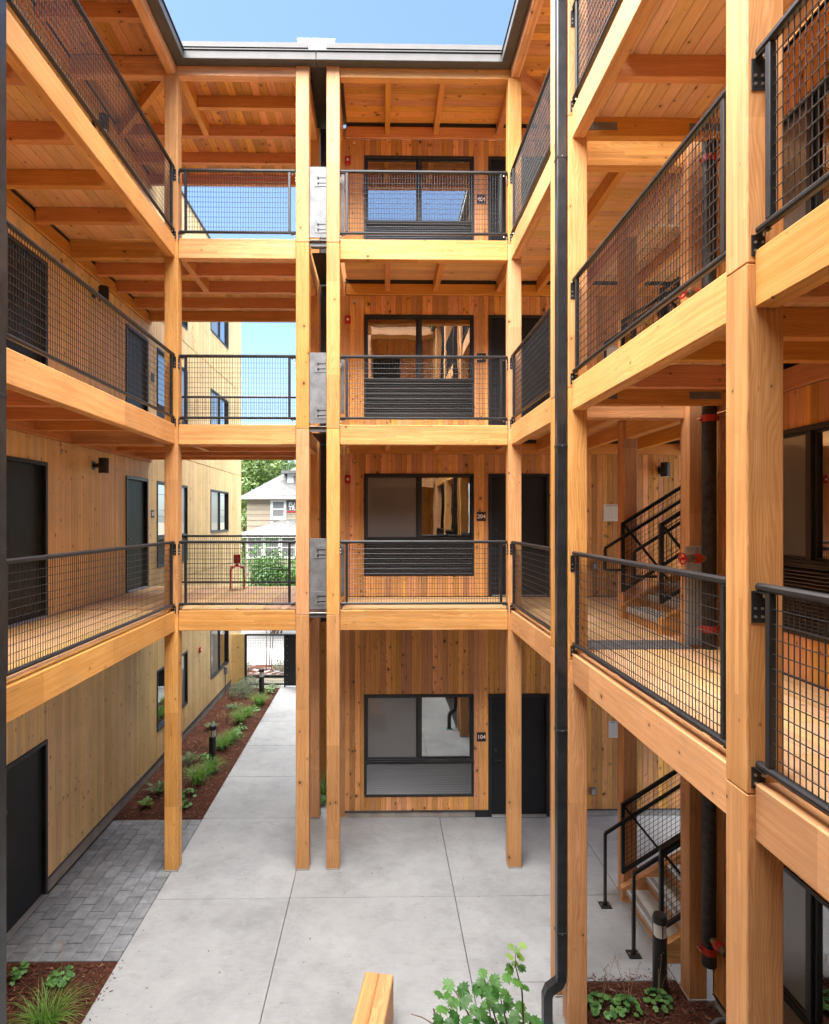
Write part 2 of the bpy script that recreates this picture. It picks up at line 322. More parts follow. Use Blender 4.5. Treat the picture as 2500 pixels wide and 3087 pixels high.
class MB:                               # collects faces in world or local coordinates
    def __init__(s): s.v = []; s.f = []
    def add(s, vs, fs):
        n = len(s.v); s.v += [tuple(p) for p in vs]; s.f += [tuple(i + n for i in f) for f in fs]
    def box(s, x0, x1, y0, y1, z0, z1, bev=0.0):
        if bev: vs, fs = chamfer(x1 - x0, y1 - y0, z1 - z0, bev); c = Vector(((x0 + x1) / 2, (y0 + y1) / 2, (z0 + z1) / 2)); s.add([Vector(p) + c for p in vs], fs)
        else:
            s.add([(x0, y0, z0), (x1, y0, z0), (x1, y1, z0), (x0, y1, z0), (x0, y0, z1), (x1, y0, z1), (x1, y1, z1), (x0, y1, z1)],
                  [(0, 3, 2, 1), (4, 5, 6, 7), (0, 1, 5, 4), (1, 2, 6, 5), (2, 3, 7, 6), (3, 0, 4, 7)])
    def tube(s, pts, r, seg=8, caps=True, r_end=None):
        pts = [Vector(p) for p in pts]; rings = []
        up = None
        for i, p in enumerate(pts):
            d = (pts[min(i + 1, len(pts) - 1)] - pts[max(i - 1, 0)]).normalized()
            if up is None: up = Vector((0, 0, 1)) if abs(d.z) < 0.9 else Vector((1, 0, 0))
            a = d.cross(up).normalized(); b = a.cross(d).normalized(); up = b
            rr = r if r_end is None else r + (r_end - r) * i / max(1, len(pts) - 1)
            rings.append([p + a * math.cos(2 * math.pi * k / seg) * rr + b * math.sin(2 * math.pi * k / seg) * rr for k in range(seg)])
        n = len(s.v)
        for q in rings: s.v += [tuple(p) for p in q]
        for i in range(len(pts) - 1):
            for k in range(seg):
                k2 = (k + 1) % seg
                s.f.append((n + i * seg + k, n + i * seg + k2, n + (i + 1) * seg + k2, n + (i + 1) * seg + k))
        if caps:
            s.f.append(tuple(n + k for k in reversed(range(seg)))); s.f.append(tuple(n + (len(pts) - 1) * seg + k for k in range(seg)))
    def bar(s, a, b, w, h, up=(0, 0, 1)):           # rectangular bar from a to b
        a = Vector(a); b = Vector(b); d = (b - a).normalized(); sd = d.cross(Vector(up)).normalized(); u = sd.cross(d).normalized()
        c = [sd * w / 2 * i + u * h / 2 * j for i, j in ((-1, -1), (1, -1), (1, 1), (-1, 1))]
        s.add([a + q for q in c] + [b + q for q in c], [(3, 2, 1, 0), (4, 5, 6, 7), (0, 1, 5, 4), (1, 2, 6, 5), (2, 3, 7, 6), (3, 0, 4, 7)])
    def lathe(s, prof, c=(0, 0, 0), seg=16):
        n = len(s.v)
        for r, z in prof:
            for k in range(seg): s.v.append((c[0] + r * math.cos(2 * math.pi * k / seg), c[1] + r * math.sin(2 * math.pi * k / seg), c[2] + z))
        for i in range(len(prof) - 1):
            for k in range(seg):
                k2 = (k + 1) % seg; s.f.append((n + i * seg + k, n + i * seg + k2, n + (i + 1) * seg + k2, n + (i + 1) * seg + k))
        s.f.append(tuple(n + k for k in reversed(range(seg)))); s.f.append(tuple(n + (len(prof) - 1) * seg + k for k in range(seg)))
    def mesh(s, name, origin=(0, 0, 0), smooth=False):
        o = Vector(origin); me = D.meshes.new(name); me.from_pydata([tuple(Vector(p) - o) for p in s.v], [], s.f); me.update()
        if smooth:
            me.polygons.foreach_set('use_smooth', [True] * len(me.polygons))
            try: me.set_sharp_from_angle(angle=R(35))
            except Exception: pass
        return me
    def build(s, name, mat, parent=None, origin=None, smooth=False, kind=None):
        if origin is None:
            xs = [p[0] for p in s.v]; ys = [p[1] for p in s.v]; zs = [p[2] for p in s.v]
            origin = ((min(xs) + max(xs)) / 2, (min(ys) + max(ys)) / 2, (min(zs) + max(zs)) / 2)
        o = put(name, s.mesh(name, origin, smooth), mat, parent, origin)
        if kind: o['kind'] = kind
        return o
def chamfer(dx, dy, dz, b):
    b = min(b, dx * 0.45, dy * 0.45, dz * 0.45); h = (dx / 2, dy / 2, dz / 2); vs = []; idx = {}
    for sx in (-1, 1):
        for sy in (-1, 1):
            for sz in (-1, 1):
                for ax in range(3):
                    p = [sx * (h[0] - b), sy * (h[1] - b), sz * (h[2] - b)]; p[ax] = (sx, sy, sz)[ax] * h[ax]
                    idx[(sx, sy, sz, ax)] = len(vs); vs.append(tuple(p))
    fs = []
    for ax in range(3):
        a1, a2 = (ax + 1) % 3, (ax + 2) % 3
        for s in (-1, 1):
            q = []
            for u, v in ((-1, -1), (1, -1), (1, 1), (-1, 1)):
                k = [0, 0, 0]; k[ax] = s; k[a1] = u; k[a2] = v; q.append(idx[(*k, ax)])
            fs.append(tuple(q if s > 0 else reversed(q)))
        for u in (-1, 1):
            for v in (-1, 1):                       # edge along ax between faces a1 and a2
                e = []
                for s, f in ((-1, a1), (1, a1), (1, a2), (-1, a2)):
                    k = [0, 0, 0]; k[ax] = s; k[a1] = u; k[a2] = v; e.append(idx[(*k, f)])
                fs.append(tuple(e if u * v < 0 else reversed(e)))
    for sx in (-1, 1):
        for sy in (-1, 1):
            for sz in (-1, 1):
                c = [idx[(sx, sy, sz, a)] for a in range(3)]
                fs.append(tuple(c if sx * sy * sz > 0 else reversed(c)))
    return vs, fs
CACHE = {}
def cbox(name, mat, parent, x0, x1, y0, y1, z0, z1, bev=0.004):
    """one bevelled block; equal blocks share their mesh"""
    if x1 < x0: x0, x1 = x1, x0
    if y1 < y0: y0, y1 = y1, y0
    dx, dy, dz = x1 - x0, y1 - y0, z1 - z0
    if isinstance(mat, dict): mat = mat['xyz'[[dx, dy, dz].index(max(dx, dy, dz))]]
    key = (round(dx, 4), round(dy, 4), round(dz, 4), bev, mat.name)
    me = CACHE.get(key)
    if me is None:
        vs, fs = chamfer(dx, dy, dz, bev); me = D.meshes.new(name); me.from_pydata(vs, [], fs); me.update(); me.materials.append(mat); CACHE[key] = me
    return put(name, me, None, parent, ((x0 + x1) / 2, (y0 + y1) / 2, (z0 + z1) / 2))
def text_mesh(body, size, extrude=0.001, bold=False):
    cu = D.curves.new('lettering', 'FONT'); cu.body = body; cu.size = size; cu.extrude = extrude; cu.align_x = 'CENTER'; cu.align_y = 'CENTER'; cu.resolution_u = 3
    if bold: cu.offset = size * 0.022
    o = D.objects.new('lettering', cu); COL.objects.link(o)
    dg = bpy.context.evaluated_depsgraph_get(); me = D.meshes.new_from_object(o.evaluated_get(dg))
    D.objects.remove(o); D.curves.remove(cu); return me

# ---------------------------------------------------------------- levels and grid (metres)
FL = {1: 0.0, 2: 3.94, 3: 6.776, 4: 9.61}
RB = 12.085                              # underside of the roof beams
BH = 0.305                               # beam depth
PW = 0.20                                # post width
XR, XL = 1.955, -3.075                   # court faces of the posts, right and left
XW = -4.75                               # west wall
XE = 3.66                                # east wall
YP, YN, YR = 9.09, 10.65, 12.35          # front posts, north wall, rear edge of the bridge
YB, YB2, YC = 6.185, 6.64, 3.154         # posts along the right side
P2x, P3x = PX(892, YP), PX(984.5, YP)
XS = 3.42                                # stair posts
YSOUTH = -0.55

# ---------------------------------------------------------------- the four wings of the building
west = thing('apartment_wing', (XW, 9.0, 0), 'pale vertical-board wing on the left with timber galleries and a bridge over the passage', 'building')
north = thing('apartment_wing', (1.5, YN, 0), 'knotty cedar wing at the back of the court with one window and door per floor', 'building')
east = thing('apartment_wing', (XE, 3.0, 0), 'wing on the right edge with thick near timber posts and open galleries', 'building')
south = thing('apartment_wing', (0, YSOUTH - 1.7, 0), 'wing opposite, seen only reflected in the window panes', 'building')

def post(parent, x0, y0, top=RB, base=0.02, w=PW, levels=(2, 3, 4)):
    zs = [base] + [FL[l] - 0.065 for l in levels] + [top]
    for a, b in zip(zs, zs[1:]): cbox('post', FIR, parent, x0, x0 + w, y0, y0 + w, a + (0 if a == base else 0.002), b, 0.007)
def footing(parent, x0, y0, w=PW):
    cbox('post_base', RENDER, parent, x0 - 0.008, x0 + w + 0.008, y0 - 0.008, y0 + w + 0.008, 0.001, 0.019, 0.004)
xp1 = XL - PW
for p, x, y, tp in ((west, xp1, YP, RB), (west, P2x, YP, 12.385), (west, P2x, YN, 12.30), (west, P2x, YR - PW, 12.30), (west, xp1, 4.72, RB), (west, xp1, YSOUTH + 0.02, RB),
                    (north, P3x, YP, 12.385), (north, P3x, YN, 12.30), (north, XR, YP, RB), (north, XR, YB2, 12.385), (north, XS, 8.36, 12.30), (north, XS, 6.56, 12.30),
                    (east, XR, YB, 12.385), (east, XR, YC, 12.385), (east, XR, 0.12, RB), (south, -0.55, YSOUTH + 0.02 - PW, RB), (south, xp1, YSOUTH - 0.32, RB), (south, XR, YSOUTH - 0.32, RB)):
    post(p, x, y, tp); footing(p, x, y)

I0, I1 = 0.04, 0.17                      # beam: set back from the post face, and its inner face
rows = [FL[2] - BH, FL[3] - BH, FL[4] - BH, RB]
for z in rows:
    zt = z + BH; roof = z == RB
    B = lambda p, *a, b=0.008: cbox('beam', FIR, p, *a, z, zt, b)
    # west gallery, bridge
    B(west, XL - I1, XL - I0, 4.92 if not roof else 4.822, YP - 0.002 if not roof else YP + PW)
    B(west, XL - I1, XL - I0, YSOUTH + 0.22, 4.718 if not roof else 4.82)
    B(west, xp1 + PW + 0.001 if not roof else XL - I0 + 0.001, P2x - 0.001, YP + I0, YP + I1)
    B(west, XW + 0.03, xp1 - 0.001 if not roof else XL - I1 - 0.002, YP + I0, YP + I1)
    B(west, P2x + 0.03, P2x + 0.16, YP + PW + 0.002, YN - 0.002)
    B(west, P2x + 0.03, P2x + 0.16, YN + PW + 0.002, YR - PW - 0.002)
    # north front, side
    B(north, P3x + PW + 0.001, XR - 0.001 if not roof else XR + I0 - 0.001, YP + I0, YP + I1)
    B(north, XR + I0, XR + I1, YB2 + PW + 0.001, YP - 0.002 if not roof else YP + PW)
    B(north, P3x + 0.03, P3x + 0.16, YP + PW + 0.002, YN - 0.002)
    B(north, XR + I1 + 0.003, XS - 0.001, YB2 + 0.02, YB2 + 0.15)
    B(north, XS + 0.03, XS + 0.16, 6.762, 8.358)
    # east
    B(east, XR + I0, XR + I1, YC + PW + 0.001, YB - 0.001)
    B(east, XR + I0, XR + I1, 0.325, YC - 0.001)
    # south
    B(south, xp1 + PW + 0.12, -0.552, YSOUTH - 0.13, YSOUTH - 0.02); B(south, -0.348, XR - 0.02, YSOUTH - 0.13, YSOUTH - 0.02)

JD, JW = 0.20, 0.09
WJ = [-0.2, 0.65, 1.55, 2.4, 3.25, 4.15, 5.57, 6.46, 7.34, 8.23]
BJ = [10.0, 10.74, 11.55, YR - 0.06]
EJ = [0.6, 1.5, 2.4, 3.23, 3.95, 4.52, 5.45, 6.30]
NJ = [0.12, 0.98, 2.10, 2.82, 3.6, 4.5, 5.4, 6.3]
DT, DB = 0.008, 0.030                     # deck board top and underside about the floor level
for lv, z in [(2, FL[2]), (3, FL[3]), (4, FL[4]), (5, 12.40)]:
    jt, jb = z - DB, z - DB - JD
    J = lambda p, *a: cbox('joist', JOIST, p, *a, jb, jt, 0.005)
    for y in WJ: J(west, XW + 0.055, XL - I1 - 0.002, y - JW / 2, y + JW / 2)
    for k, y in enumerate(BJ):
        if lv == 5 and k == 0: J(west, XL + 0.03, P2x + 0.028, y - JW / 2, y + JW / 2)
        else: J(west, XW + 0.02, P2x + 0.028, y - JW / 2, y + JW / 2)
    J(west, XL - 0.08, XL + 0.025, YP + PW + 0.002, BJ[1] - JW / 2 - 0.002)          # trimmer behind the corner post
    for y in EJ: J(east, XR + I1 + 0.002, XE - 0.002, y - JW / 2, y + JW / 2)
    for k, x in enumerate(NJ):
        y0 = YP + I1 + 0.002
        if k == 3: y0 = YB2 + 0.155
        if k > 3: y0 = 8.60
        J(north, x - JW / 2, x + JW / 2, y0, YN - 0.05)
    # ledgers on the walls with the dark flashing above them
    cbox('ledger', JOIST, north, P3x + PW + 0.01, 6.6, YN - 0.045, YN - 0.003, z - 0.285, z - 0.095, 0.004)
    cbox('flashing', BLACK, north, P3x + PW + 0.01, 6.6, YN - 0.030, YN - 0.004, z - 0.092, z - 0.034, 0.002)
    cbox('ledger', JOIST, west, XW + 0.003, XW + 0.05, YSOUTH, YR, z - 0.285, z - 0.095, 0.004)
    cbox('flashing', BLACK, west, XW + 0.004, XW + 0.03, YSOUTH, YR, z - 0.092, z - 0.034, 0.002)
    cbox('ledger', JOIST, east, XE - 0.05, XE - 0.003, 0.2, 6.48, z - 0.285, z - 0.095, 0.004)

# hip rafters at the corners of the roof
for p, a, b in ((west, (XL - 0.22, YP + 0.22), (XW + 0.08, YN + 0.15)), (north, (XR + 0.20, YP + 0.22), (XE, YN - 0.05))):
    m = MB(); m.bar((a[0], a[1], 12.275), (b[0], b[1], 12.275), 0.09, 0.19); m.build('hip_rafter', JOIST['y'], p)

# ---------------------------------------------------------------- decks: every board a piece of its own
GAPB = 0.004
def deck_y(parent, x0, x1, breaks, z, pitch=0.137, name='deck_board', mat=DECK):
    n = max(1, round((x1 - x0) / pitch)); pt = (x1 - x0) / n
    for i in range(n):
        off = 0.0
        for j in range(len(breaks) - 1):
            a, b = breaks[j], breaks[j + 1]
            if 0 < j: a += (0.45 if i % 2 else -0.1)
            if j < len(breaks) - 2: b += (0.45 if i % 2 else -0.1)
            cbox(name, mat, parent, x0 + i * pt + GAPB / 2, x0 + (i + 1) * pt - GAPB / 2, a + 0.002, b - 0.002, z - DB + 0.001, z + DT, 0.003)
def deck_x(parent, y0, y1, breaks, z, pitch=0.137, name='deck_board', mat=DECK):
    n = max(1, round((y1 - y0) / pitch)); pt = (y1 - y0) / n
    for i in range(n):
        for j in range(len(breaks) - 1):
            a, b = breaks[j], breaks[j + 1]
            if 0 < j: a += (0.45 if i % 2 else -0.1)
            if j < len(breaks) - 2: b += (0.45 if i % 2 else -0.1)
            cbox(name, mat, parent, a + 0.002, b - 0.002, y0 + i * pt + GAPB / 2, y0 + (i + 1) * pt - GAPB / 2, z - DB + 0.001, z + DT, 0.003)
for lv, z in [(2, FL[2]), (3, FL[3]), (4, FL[4]), (5, 12.40)]:
    nm, mt = ('deck_board', DECK) if lv < 5 else ('soffit_board', CEDAR)
    deck_y(west, XW + 0.035, XL - 0.215, [4.9, YP + 0.02] if lv < 3 else [2.6, 6.0, YP + 0.02], z, name=nm, mat=mt)
    deck_y(west, XW + 0.035, P2x - 0.012, [YP + 0.215, YR], z, name=nm, mat=mt)
    deck_x(north, YP + 0.215, YN - 0.05, [P3x + PW + 0.02, 2.4, 6.6], z, name=nm, mat=mt)
    deck_x(north, 8.60, YP + 0.21, [XR + PW + 0.02, 6.6], z, name=nm, mat=mt)
    deck_x(north, YB2 + 0.16, 8.595, [XR + PW + 0.02, XS - 0.003], z, name=nm, mat=mt)
    deck_y(east, XR + PW + 0.02, XE - 0.04, [0.3, 3.6, YB + 0.15], z, name=nm, mat=mt)
# unseen stretches near the camera and the roof skin that keeps the light out
for z in (FL[2], FL[3], FL[4]):
    m = MB(); m.box(XW + 0.035, XL - 0.22, YSOUTH, 4.89 if z == FL[2] else 2.59, z - DB, z); m.build('deck_panel', DECK['y'], west)
for p, b in ((west, (XW - 0.1, XL + 0.02, YSOUTH, YP - 0.1)), (west, (XW - 0.1, P2x + PW, YP - 0.098, YR + 0.1)), (north, (P3x, 7.0, YP - 0.098, YN + 0.1)), (north, (XR - 0.02, 7.0, 6.56, YP - 0.1)), (east, (XR - 0.02, XE + 0.1, YSOUTH, 6.555))):
    m = MB(); m.box(*b, 12.425, 12.50); m.build('roof', GUTTER, p)
m = MB(); m.box(xp1, XR + PW, YSOUTH - 1.7, YSOUTH, 12.42, 12.5)
for z in (FL[2], FL[3], FL[4]): m.box(xp1, XR + PW, YSOUTH - 1.7, YSOUTH - 0.14, z - 0.2, z)
m.build('deck_panel', DECK['x'], south)
cbox('floor_plate', GALV, north, XR + PW + 0.06, XS - 0.05, YB + 0.155, YB2 + 0.155, FL[2] + 0.0085, FL[2] + 0.014, 0.002)

# ---------------------------------------------------------------- building cores behind the boards
def core(parent, *b):
    m = MB(); m.box(*b); return m.build('wall_core', ROOM, parent)
core(north, P3x + PW - 0.02, 7.0, YN + 0.16, 20.0, 0.0, 12.415)
core(west, XW - 6, XW - 0.16, -4.0, 20.42, 0.0, 13.12)
core(east, XE + 0.16, 6.6, -4.0, 6.5, 0.0, 12.415)
core(south, XW + 0.2, XE - 0.2, YSOUTH - 4.0, YSOUTH - 1.72, 0.0, 13.2)

# ---------------------------------------------------------------- walls of vertical boards with openings
BWD = 0.092
def fbox(face, u0, u1, d0, d1, z0, z1):              # box on a wall face: u along it, d into it
    if face == 'N': return (u0, u1, YN + d0, YN + d1, z0, z1)
    if face == 'W': return (XW - d1, XW - d0, u0, u1, z0, z1)
    if face == 'E': return (XE + d0, XE + d1, u0, u1, z0, z1)
    if face == 'S': return (u0, u1, YSOUTH - 1.7 - d1, YSOUTH - 1.7 - d0, z0, z1)
def clad(parent, face, u0, u1, z0, z1, openings, mat, wall=None, joined=False):
    cuts = set()
    n = round((u1 - u0) / BWD); edges = [u0 + (u1 - u0) * i / n for i in range(n + 1)]
    for a, b, _, _ in openings: cuts |= {a, b}
    cuts = [c for c in cuts if u0 < c < u1]
    edges = sorted([e for e in edges if all(abs(e - c) > 0.02 for c in cuts)] + cuts)
    par = wall or parent; mb = MB()
    for a, b in zip(edges, edges[1:]):
        mid = (a + b) / 2; segs = [(z0, z1)]
        for oa, ob, oz0, oz1 in openings:
            if oa < mid < ob:
                ns = []
                for s0, s1 in segs:
                    if oz0 > s0 + 0.01 and oz0 < s1: ns.append((s0, oz0))
                    if oz1 < s1 - 0.01 and oz1 > s0: ns.append((oz1, s1))
                    if oz1 <= s0 or oz0 >= s1: ns.append((s0, s1))
                segs = ns
        for s0, s1 in segs:
            bx = fbox(face, a + 0.0013, b - 0.0013, 0.0, 0.019, s0, s1)
            if joined: mb.box(*bx, bev=0.004)
            else: cbox('board', mat, par, *bx, bev=0.004)
    if joined and mb.v: mb.build('board_siding', mat['z'], par, kind='stuff')

def window(parent, face, u0, u1, z0, z1, zs=None, screen=0, name='window', reveal=0.0):
    """sliding window: black frame, two panes, mullion; below zs a louvre"""
    F = 0.045
    m = MB(); d0, d1 = -0.014, 0.13
    for b in ((u0, u1, z1 - F, z1), (u0, u1, z0, z0 + F), (u0, u0 + F, z0 + F, z1 - F), (u1 - F, u1, z0 + F, z1 - F)): m.box(*fbox(face, b[0], b[1], d0, d1, b[2], b[3]), bev=0.004)
    w = m.build(name, FRAME, parent)
    zb = z0 + F
    if zs:
        m = MB(); m.box(*fbox(face, u0 + F + 0.001, u1 - F - 0.001, -0.010, 0.12, zs - 0.05, zs + 0.02), bev=0.004); m.box(*fbox(face, u0 - 0.004, u1 + 0.004, -0.030, -0.015, zs - 0.02, zs - 0.008), bev=0.003)
        m.build('transom', FRAME, w)
        m = MB(); n = 17; h = (zs - 0.056 - zb) / n
        for i in range(n):
            zc = zb + h * (i + 0.5); bx = fbox(face, u0 + F + 0.002, u1 - F - 0.002, 0.0, 0.034, zc - h * 0.5, zc + h * 0.5)
            x0, x1, y0, y1, q0, q1 = bx; th = 0.006
            if face == 'N': pr = [(y0 + 0.004, q0), (y0 + 0.004, q0 + th), (y1, q1), (y1, q1 - th)]; vs = [(x0, a, b) for a, b in pr] + [(x1, a, b) for a, b in pr]
            elif face == 'W': pr = [(x1 - 0.004, q0), (x1 - 0.004, q0 + th), (x0, q1), (x0, q1 - th)]; vs = [(a, y0, b) for a, b in pr] + [(a, y1, b) for a, b in pr]
            else: pr = [(x0 + 0.004, q0), (x0 + 0.004, q0 + th), (x1, q1), (x1, q1 - th)]; vs = [(a, y0, b) for a, b in pr] + [(a, y1, b) for a, b in pr]
            m.add(vs, [(0, 1, 2, 3), (7, 6, 5, 4), (0, 4, 5, 1), (1, 5, 6, 2), (2, 6, 7, 3), (3, 7, 4, 0)])
        m.build('louvre', LOUVRE, w, kind='stuff')
        m = MB(); m.box(*fbox(face, u0 + F, u1 - F, 0.036, 0.045, zb, zs - 0.05)); m.build('louvre_back', ROOM, w)
        zb = zs + 0.021
    um = (u0 + u1) / 2
    m = MB(); m.box(*fbox(face, um - 0.03, um + 0.03, -0.006, 0.10, zb, z1 - F - 0.001), bev=0.004); m.build('mullion', FRAME, w)
    for k, (a, b) in enumerate(((u0 + F + 0.001, um - 0.031), (um + 0.031, u1 - F - 0.001))):
        S = 0.022; dd = 0.01 if k == screen else 0.03
        m = MB()
        for q in ((a, b, z1 - F - S - 0.001, z1 - F - 0.001), (a, b, zb, zb + S), (a, a + S, zb + S, z1 - F - S - 0.001), (b - S, b, zb + S, z1 - F - S - 0.001)): m.box(*fbox(face, q[0], q[1], dd, dd + 0.05, q[2], q[3]), bev=0.003)
        s = m.build('sash', FRAME, w)
        m = MB(); m.box(*fbox(face, a + S, b - S, dd + 0.02, dd + 0.026, zb + S, z1 - F - S - 0.001)); m.build('pane', SCREEN if k == screen else GLASS, w)
    m = MB(); m.box(*fbox(face, u0 + F, u1 - F, 0.108, 0.112, zb, z1 - F)); m.build('roller_blind', BLIND, w)
    return w
LOUVRE = plain('louvre_slat', (0.16, 0.165, 0.175), 0.32, 0.8, 0.5)
def door(parent, face, u0, u1, z0, z1, hinge_right=True, handle=True, name='door'):
    F = 0.055
    m = MB(); m.box(*fbox(face, u0 + F + 0.002, u1 - F - 0.002, 0.035, 0.08, z0 + 0.02, z1 - F - 0.002), bev=0.003); d = m.build(name, DOORM, parent)
    m = MB()
    m.box(*fbox(face, u0, u1, -0.02, 0.12, z1 - F, z1), bev=0.004); m.box(*fbox(face, u0, u0 + F, -0.02, 0.12, z0 + 0.001, z1 - F), bev=0.004); m.box(*fbox(face, u1 - F, u1, -0.02, 0.12, z0 + 0.001, z1 - F), bev=0.004)
    m.build('door_frame', FRAME, d)
    m = MB(); m.box(*fbox(face, u0 + F, u1 - F, -0.05, 0.11, z0 + 0.010, z0 + 0.021), bev=0.004)
    for k in range(5): m.box(*fbox(face, u0 + F, u1 - F, -0.04 + k * 0.022, -0.032 + k * 0.022, z0 + 0.0212, z0 + 0.026))
    m.build('threshold', ALU, d)
    if handle:
        uh = u0 + F + 0.07 if hinge_right else u1 - F - 0.07; sg = 1 if hinge_right else -1
        m = MB(); m.box(*fbox(face, uh - 0.025, uh + 0.025, 0.018, 0.034, z0 + 0.96, z0 + 1.05), bev=0.004); m.box(*fbox(face, min(uh, uh + sg * 0.12), max(uh, uh + sg * 0.12), -0.012, 0.006, z0 + 0.995, z0 + 1.015), bev=0.004); m.box(*fbox(face, uh - 0.008, uh + 0.008, 0.004, 0.02, z0 + 0.995, z0 + 1.015))
        m.build('handle', BLACK, d)
        m = MB(); m.box(*fbox(face, uh - 0.028, uh + 0.028, 0.014, 0.034, z0 + 1.15, z0 + 1.21), bev=0.01); m.build('deadbolt', BLACK, d)
    return d
def wall(parent, face, u0, u1, z0, z1, d0=0.125, d1=0.150, mat=None):
    m = MB(); m.box(*fbox(face, u0, u1, d0, d1, z0, z1)); return m.build('wall', mat or ROOM, parent)

# north wall: window, door per floor
nu0, nu1 = PX(1098, YN), PX(1429, YN); du0, du1 = PX(1473, YN), PX(1656.5, YN)
NX0, NX1 = P3x + PW - 0.02, 6.65
for lv in (1, 2, 3, 4):
    f = FL[lv]; top = {1: FL[2] - 0.03, 2: FL[3] - 0.286, 3: FL[4] - 0.286, 4: 12.40 - 0.286}[lv]; z0 = f + (0.13 if lv == 1 else 0.012)
    ww = wall(north, 'N', NX0, NX1, f, top)
    ops = [(nu0, nu1, f + 0.38, f + 2.205), (du0, du1, f - 0.1, f + 2.205)]
    clad(north, 'N', NX0, NX1, z0, top, ops, CEDAR, ww)
    wn = window(north, 'N', nu0, nu1, f + 0.38, f + 2.205, f + 1.03, screen=0 if lv < 3 else 5)
    dr = door(north, 'N', du0, du1, f + 0.009, f + 2.205)
m = MB(); m.box(P3x + PW - 0.02, du0 - 0.002, YN + 0.012, YN + 0.12, 0.0, 0.125); m.box(du1 + 0.002, NX1, YN + 0.012, YN + 0.12, 0.0, 0.125); m.build('stem_wall', RENDER, north)
m = MB(); m.box(P3x + PW - 0.02, du0 - 0.003, YN - 0.012, YN + 0.10, 0.112, 0.129, bev=0.003); m.box(du1 + 0.003, NX1, YN - 0.012, YN + 0.10, 0.112, 0.129, bev=0.003); m.build('base_flashing', FRAME, north)
cbox('vent_cover', FRAME, north, du0 - 0.24, du0 - 0.005, YN - 0.006, YN + 0.010, 0.004, 0.108, 0.003)

# west wall
wd1 = (7.45, 8.57); wd2 = (11.2, 12.25); ww1 = (12.75, 14.75); ww2 = (16.75, 18.7)
for lv in (1, 2, 3, 4):
    f = FL[lv]; top = {1: FL[2] - 0.03, 2: FL[3] - 0.286, 3: FL[4] - 0.286, 4: 12.40 - 0.286}[lv]; z0 = f + (0.22 if lv == 1 else 0.012)
    ops = [(*wd1, f - 0.1, f + 2.205)] + ([(*wd2, f - 0.1, f + 2.205)] if lv > 1 else [])
    ww = wall(west, 'W', -4.0, YR, f, top, mat=PALE['z'])
    ym = 9.8
    clad(west, 'W', 4.4, ym, z0, top, [o for o in ops if o[0] < ym], PALE, ww)
    clad(west, 'W', ym + 0.0005, YR, z0, top, [o for o in ops if o[0] > ym], PALE, ww, joined=True)
    ext = wall(west, 'W', YR + 0.001, 20.42, f + (0.001 if lv > 1 else 0), {1: FL[2], 2: FL[3], 3: FL[4], 4: 13.1}[lv], mat=PALE['z'])
    wz = (f + 0.80, f + 2.10) if lv == 1 else (f + 0.36, f + 2.205)
    wo = [(*ww1, *wz), (*ww2, f + (0.84 if lv == 1 else 1.0), f + 2.22)]
    clad(west, 'W', YR + 0.001, 20.42, (0.22 if lv == 1 else f + 0.008), {1: FL[2] - 0.008, 2: FL[3] - 0.008, 3: FL[4] - 0.008, 4: 13.1}[lv], wo, PALE, ext, joined=True)
    window(west, 'W', *ww1, *wz, None if lv == 1 else f + 1.0, screen=1); window(west, 'W', *wo[1], screen=0)
    door(west, 'W', *wd1, f + 0.009, f + 2.205, hinge_right=True)
    if lv > 1: door(west, 'W', *wd2, f + 0.009, f + 2.205, hinge_right=True)
m = MB(); m.box(XW - 0.12, XW - 0.006, wd1[1] + 0.002, 20.42, 0.0, 0.21); m.box(XW - 0.12, XW - 0.006, 3.0, wd1[0] - 0.002, 0.0, 0.21); m.build('stem_wall', RENDER, west)
m = MB(); m.box(XW - 0.10, XW + 0.014, wd1[1] + 0.003, 20.42, 0.195, 0.218, bev=0.003); m.box(XW - 0.1, XW + 0.014, 3.0, wd1[0] - 0.003, 0.195, 0.218, bev=0.003); m.build('base_flashing', GUTTER, west)
m = MB(); m.box(XW - 0.25, XW + 0.025, YR + 0.11, 20.46, 13.102, 13.16, bev=0.004); m.build('parapet_cap', GUTTER, west)

# east wall
ew = (4.1, 6.0)
for lv in (1, 2, 3, 4):
    f = FL[lv]; top = {1: FL[2] - 0.03, 2: FL[3] - 0.286, 3: FL[4] - 0.286, 4: 12.40 - 0.286}[lv]; z0 = f + (0.13 if lv == 1 else 0.012)
    z = (f + 0.38, f + 2.205)
    ww = wall(east, 'E', -1.0, 6.5, f, top)
    clad(east, 'E', 2.9, 6.5, z0, top, [(*ew, *z)], CEDAR, ww)
    window(east, 'E', *ew, *z, f + 1.03, screen=1)
m = MB(); m.box(XE + 0.012, XE + 0.12, 2.9, 6.5, 0.0, 0.125); m.build('stem_wall', RENDER, east)
m = MB(); m.box(XE - 0.012, XE + 0.10, 2.9, 6.51, 0.112, 0.129, bev=0.003); m.build('base_flashing', FRAME, east)
m = MB(); m.box(XE + 0.001, XE + 0.02, 6.5, 6.52, 0.13, 12.1); m.build('corner_trim', FRAME, east)

# south wall, only for reflections
for lv in (1, 2, 3, 4):
    f = FL[lv]; top = {1: FL[2] - 0.2, 2: FL[3] - 0.2, 3: FL[4] - 0.2, 4: 12.41}[lv]
    ops = [(-0.3, 0.75, f - 0.1, f + 2.2), (-2.6, -0.9, f + 0.38, f + 2.2)]
    clad(south, 'S', XL - 0.1, XR + 0.2, f, top, ops, CEDAR, None, joined=True)
    door(south, 'S', -0.3, 0.75, f + 0.009, f + 2.2)
    m = MB(); m.box(*fbox('S', -2.6, -0.9, 0.02, 0.03, f + 0.38, f + 2.2)); m.build('window', SCREEN, south)

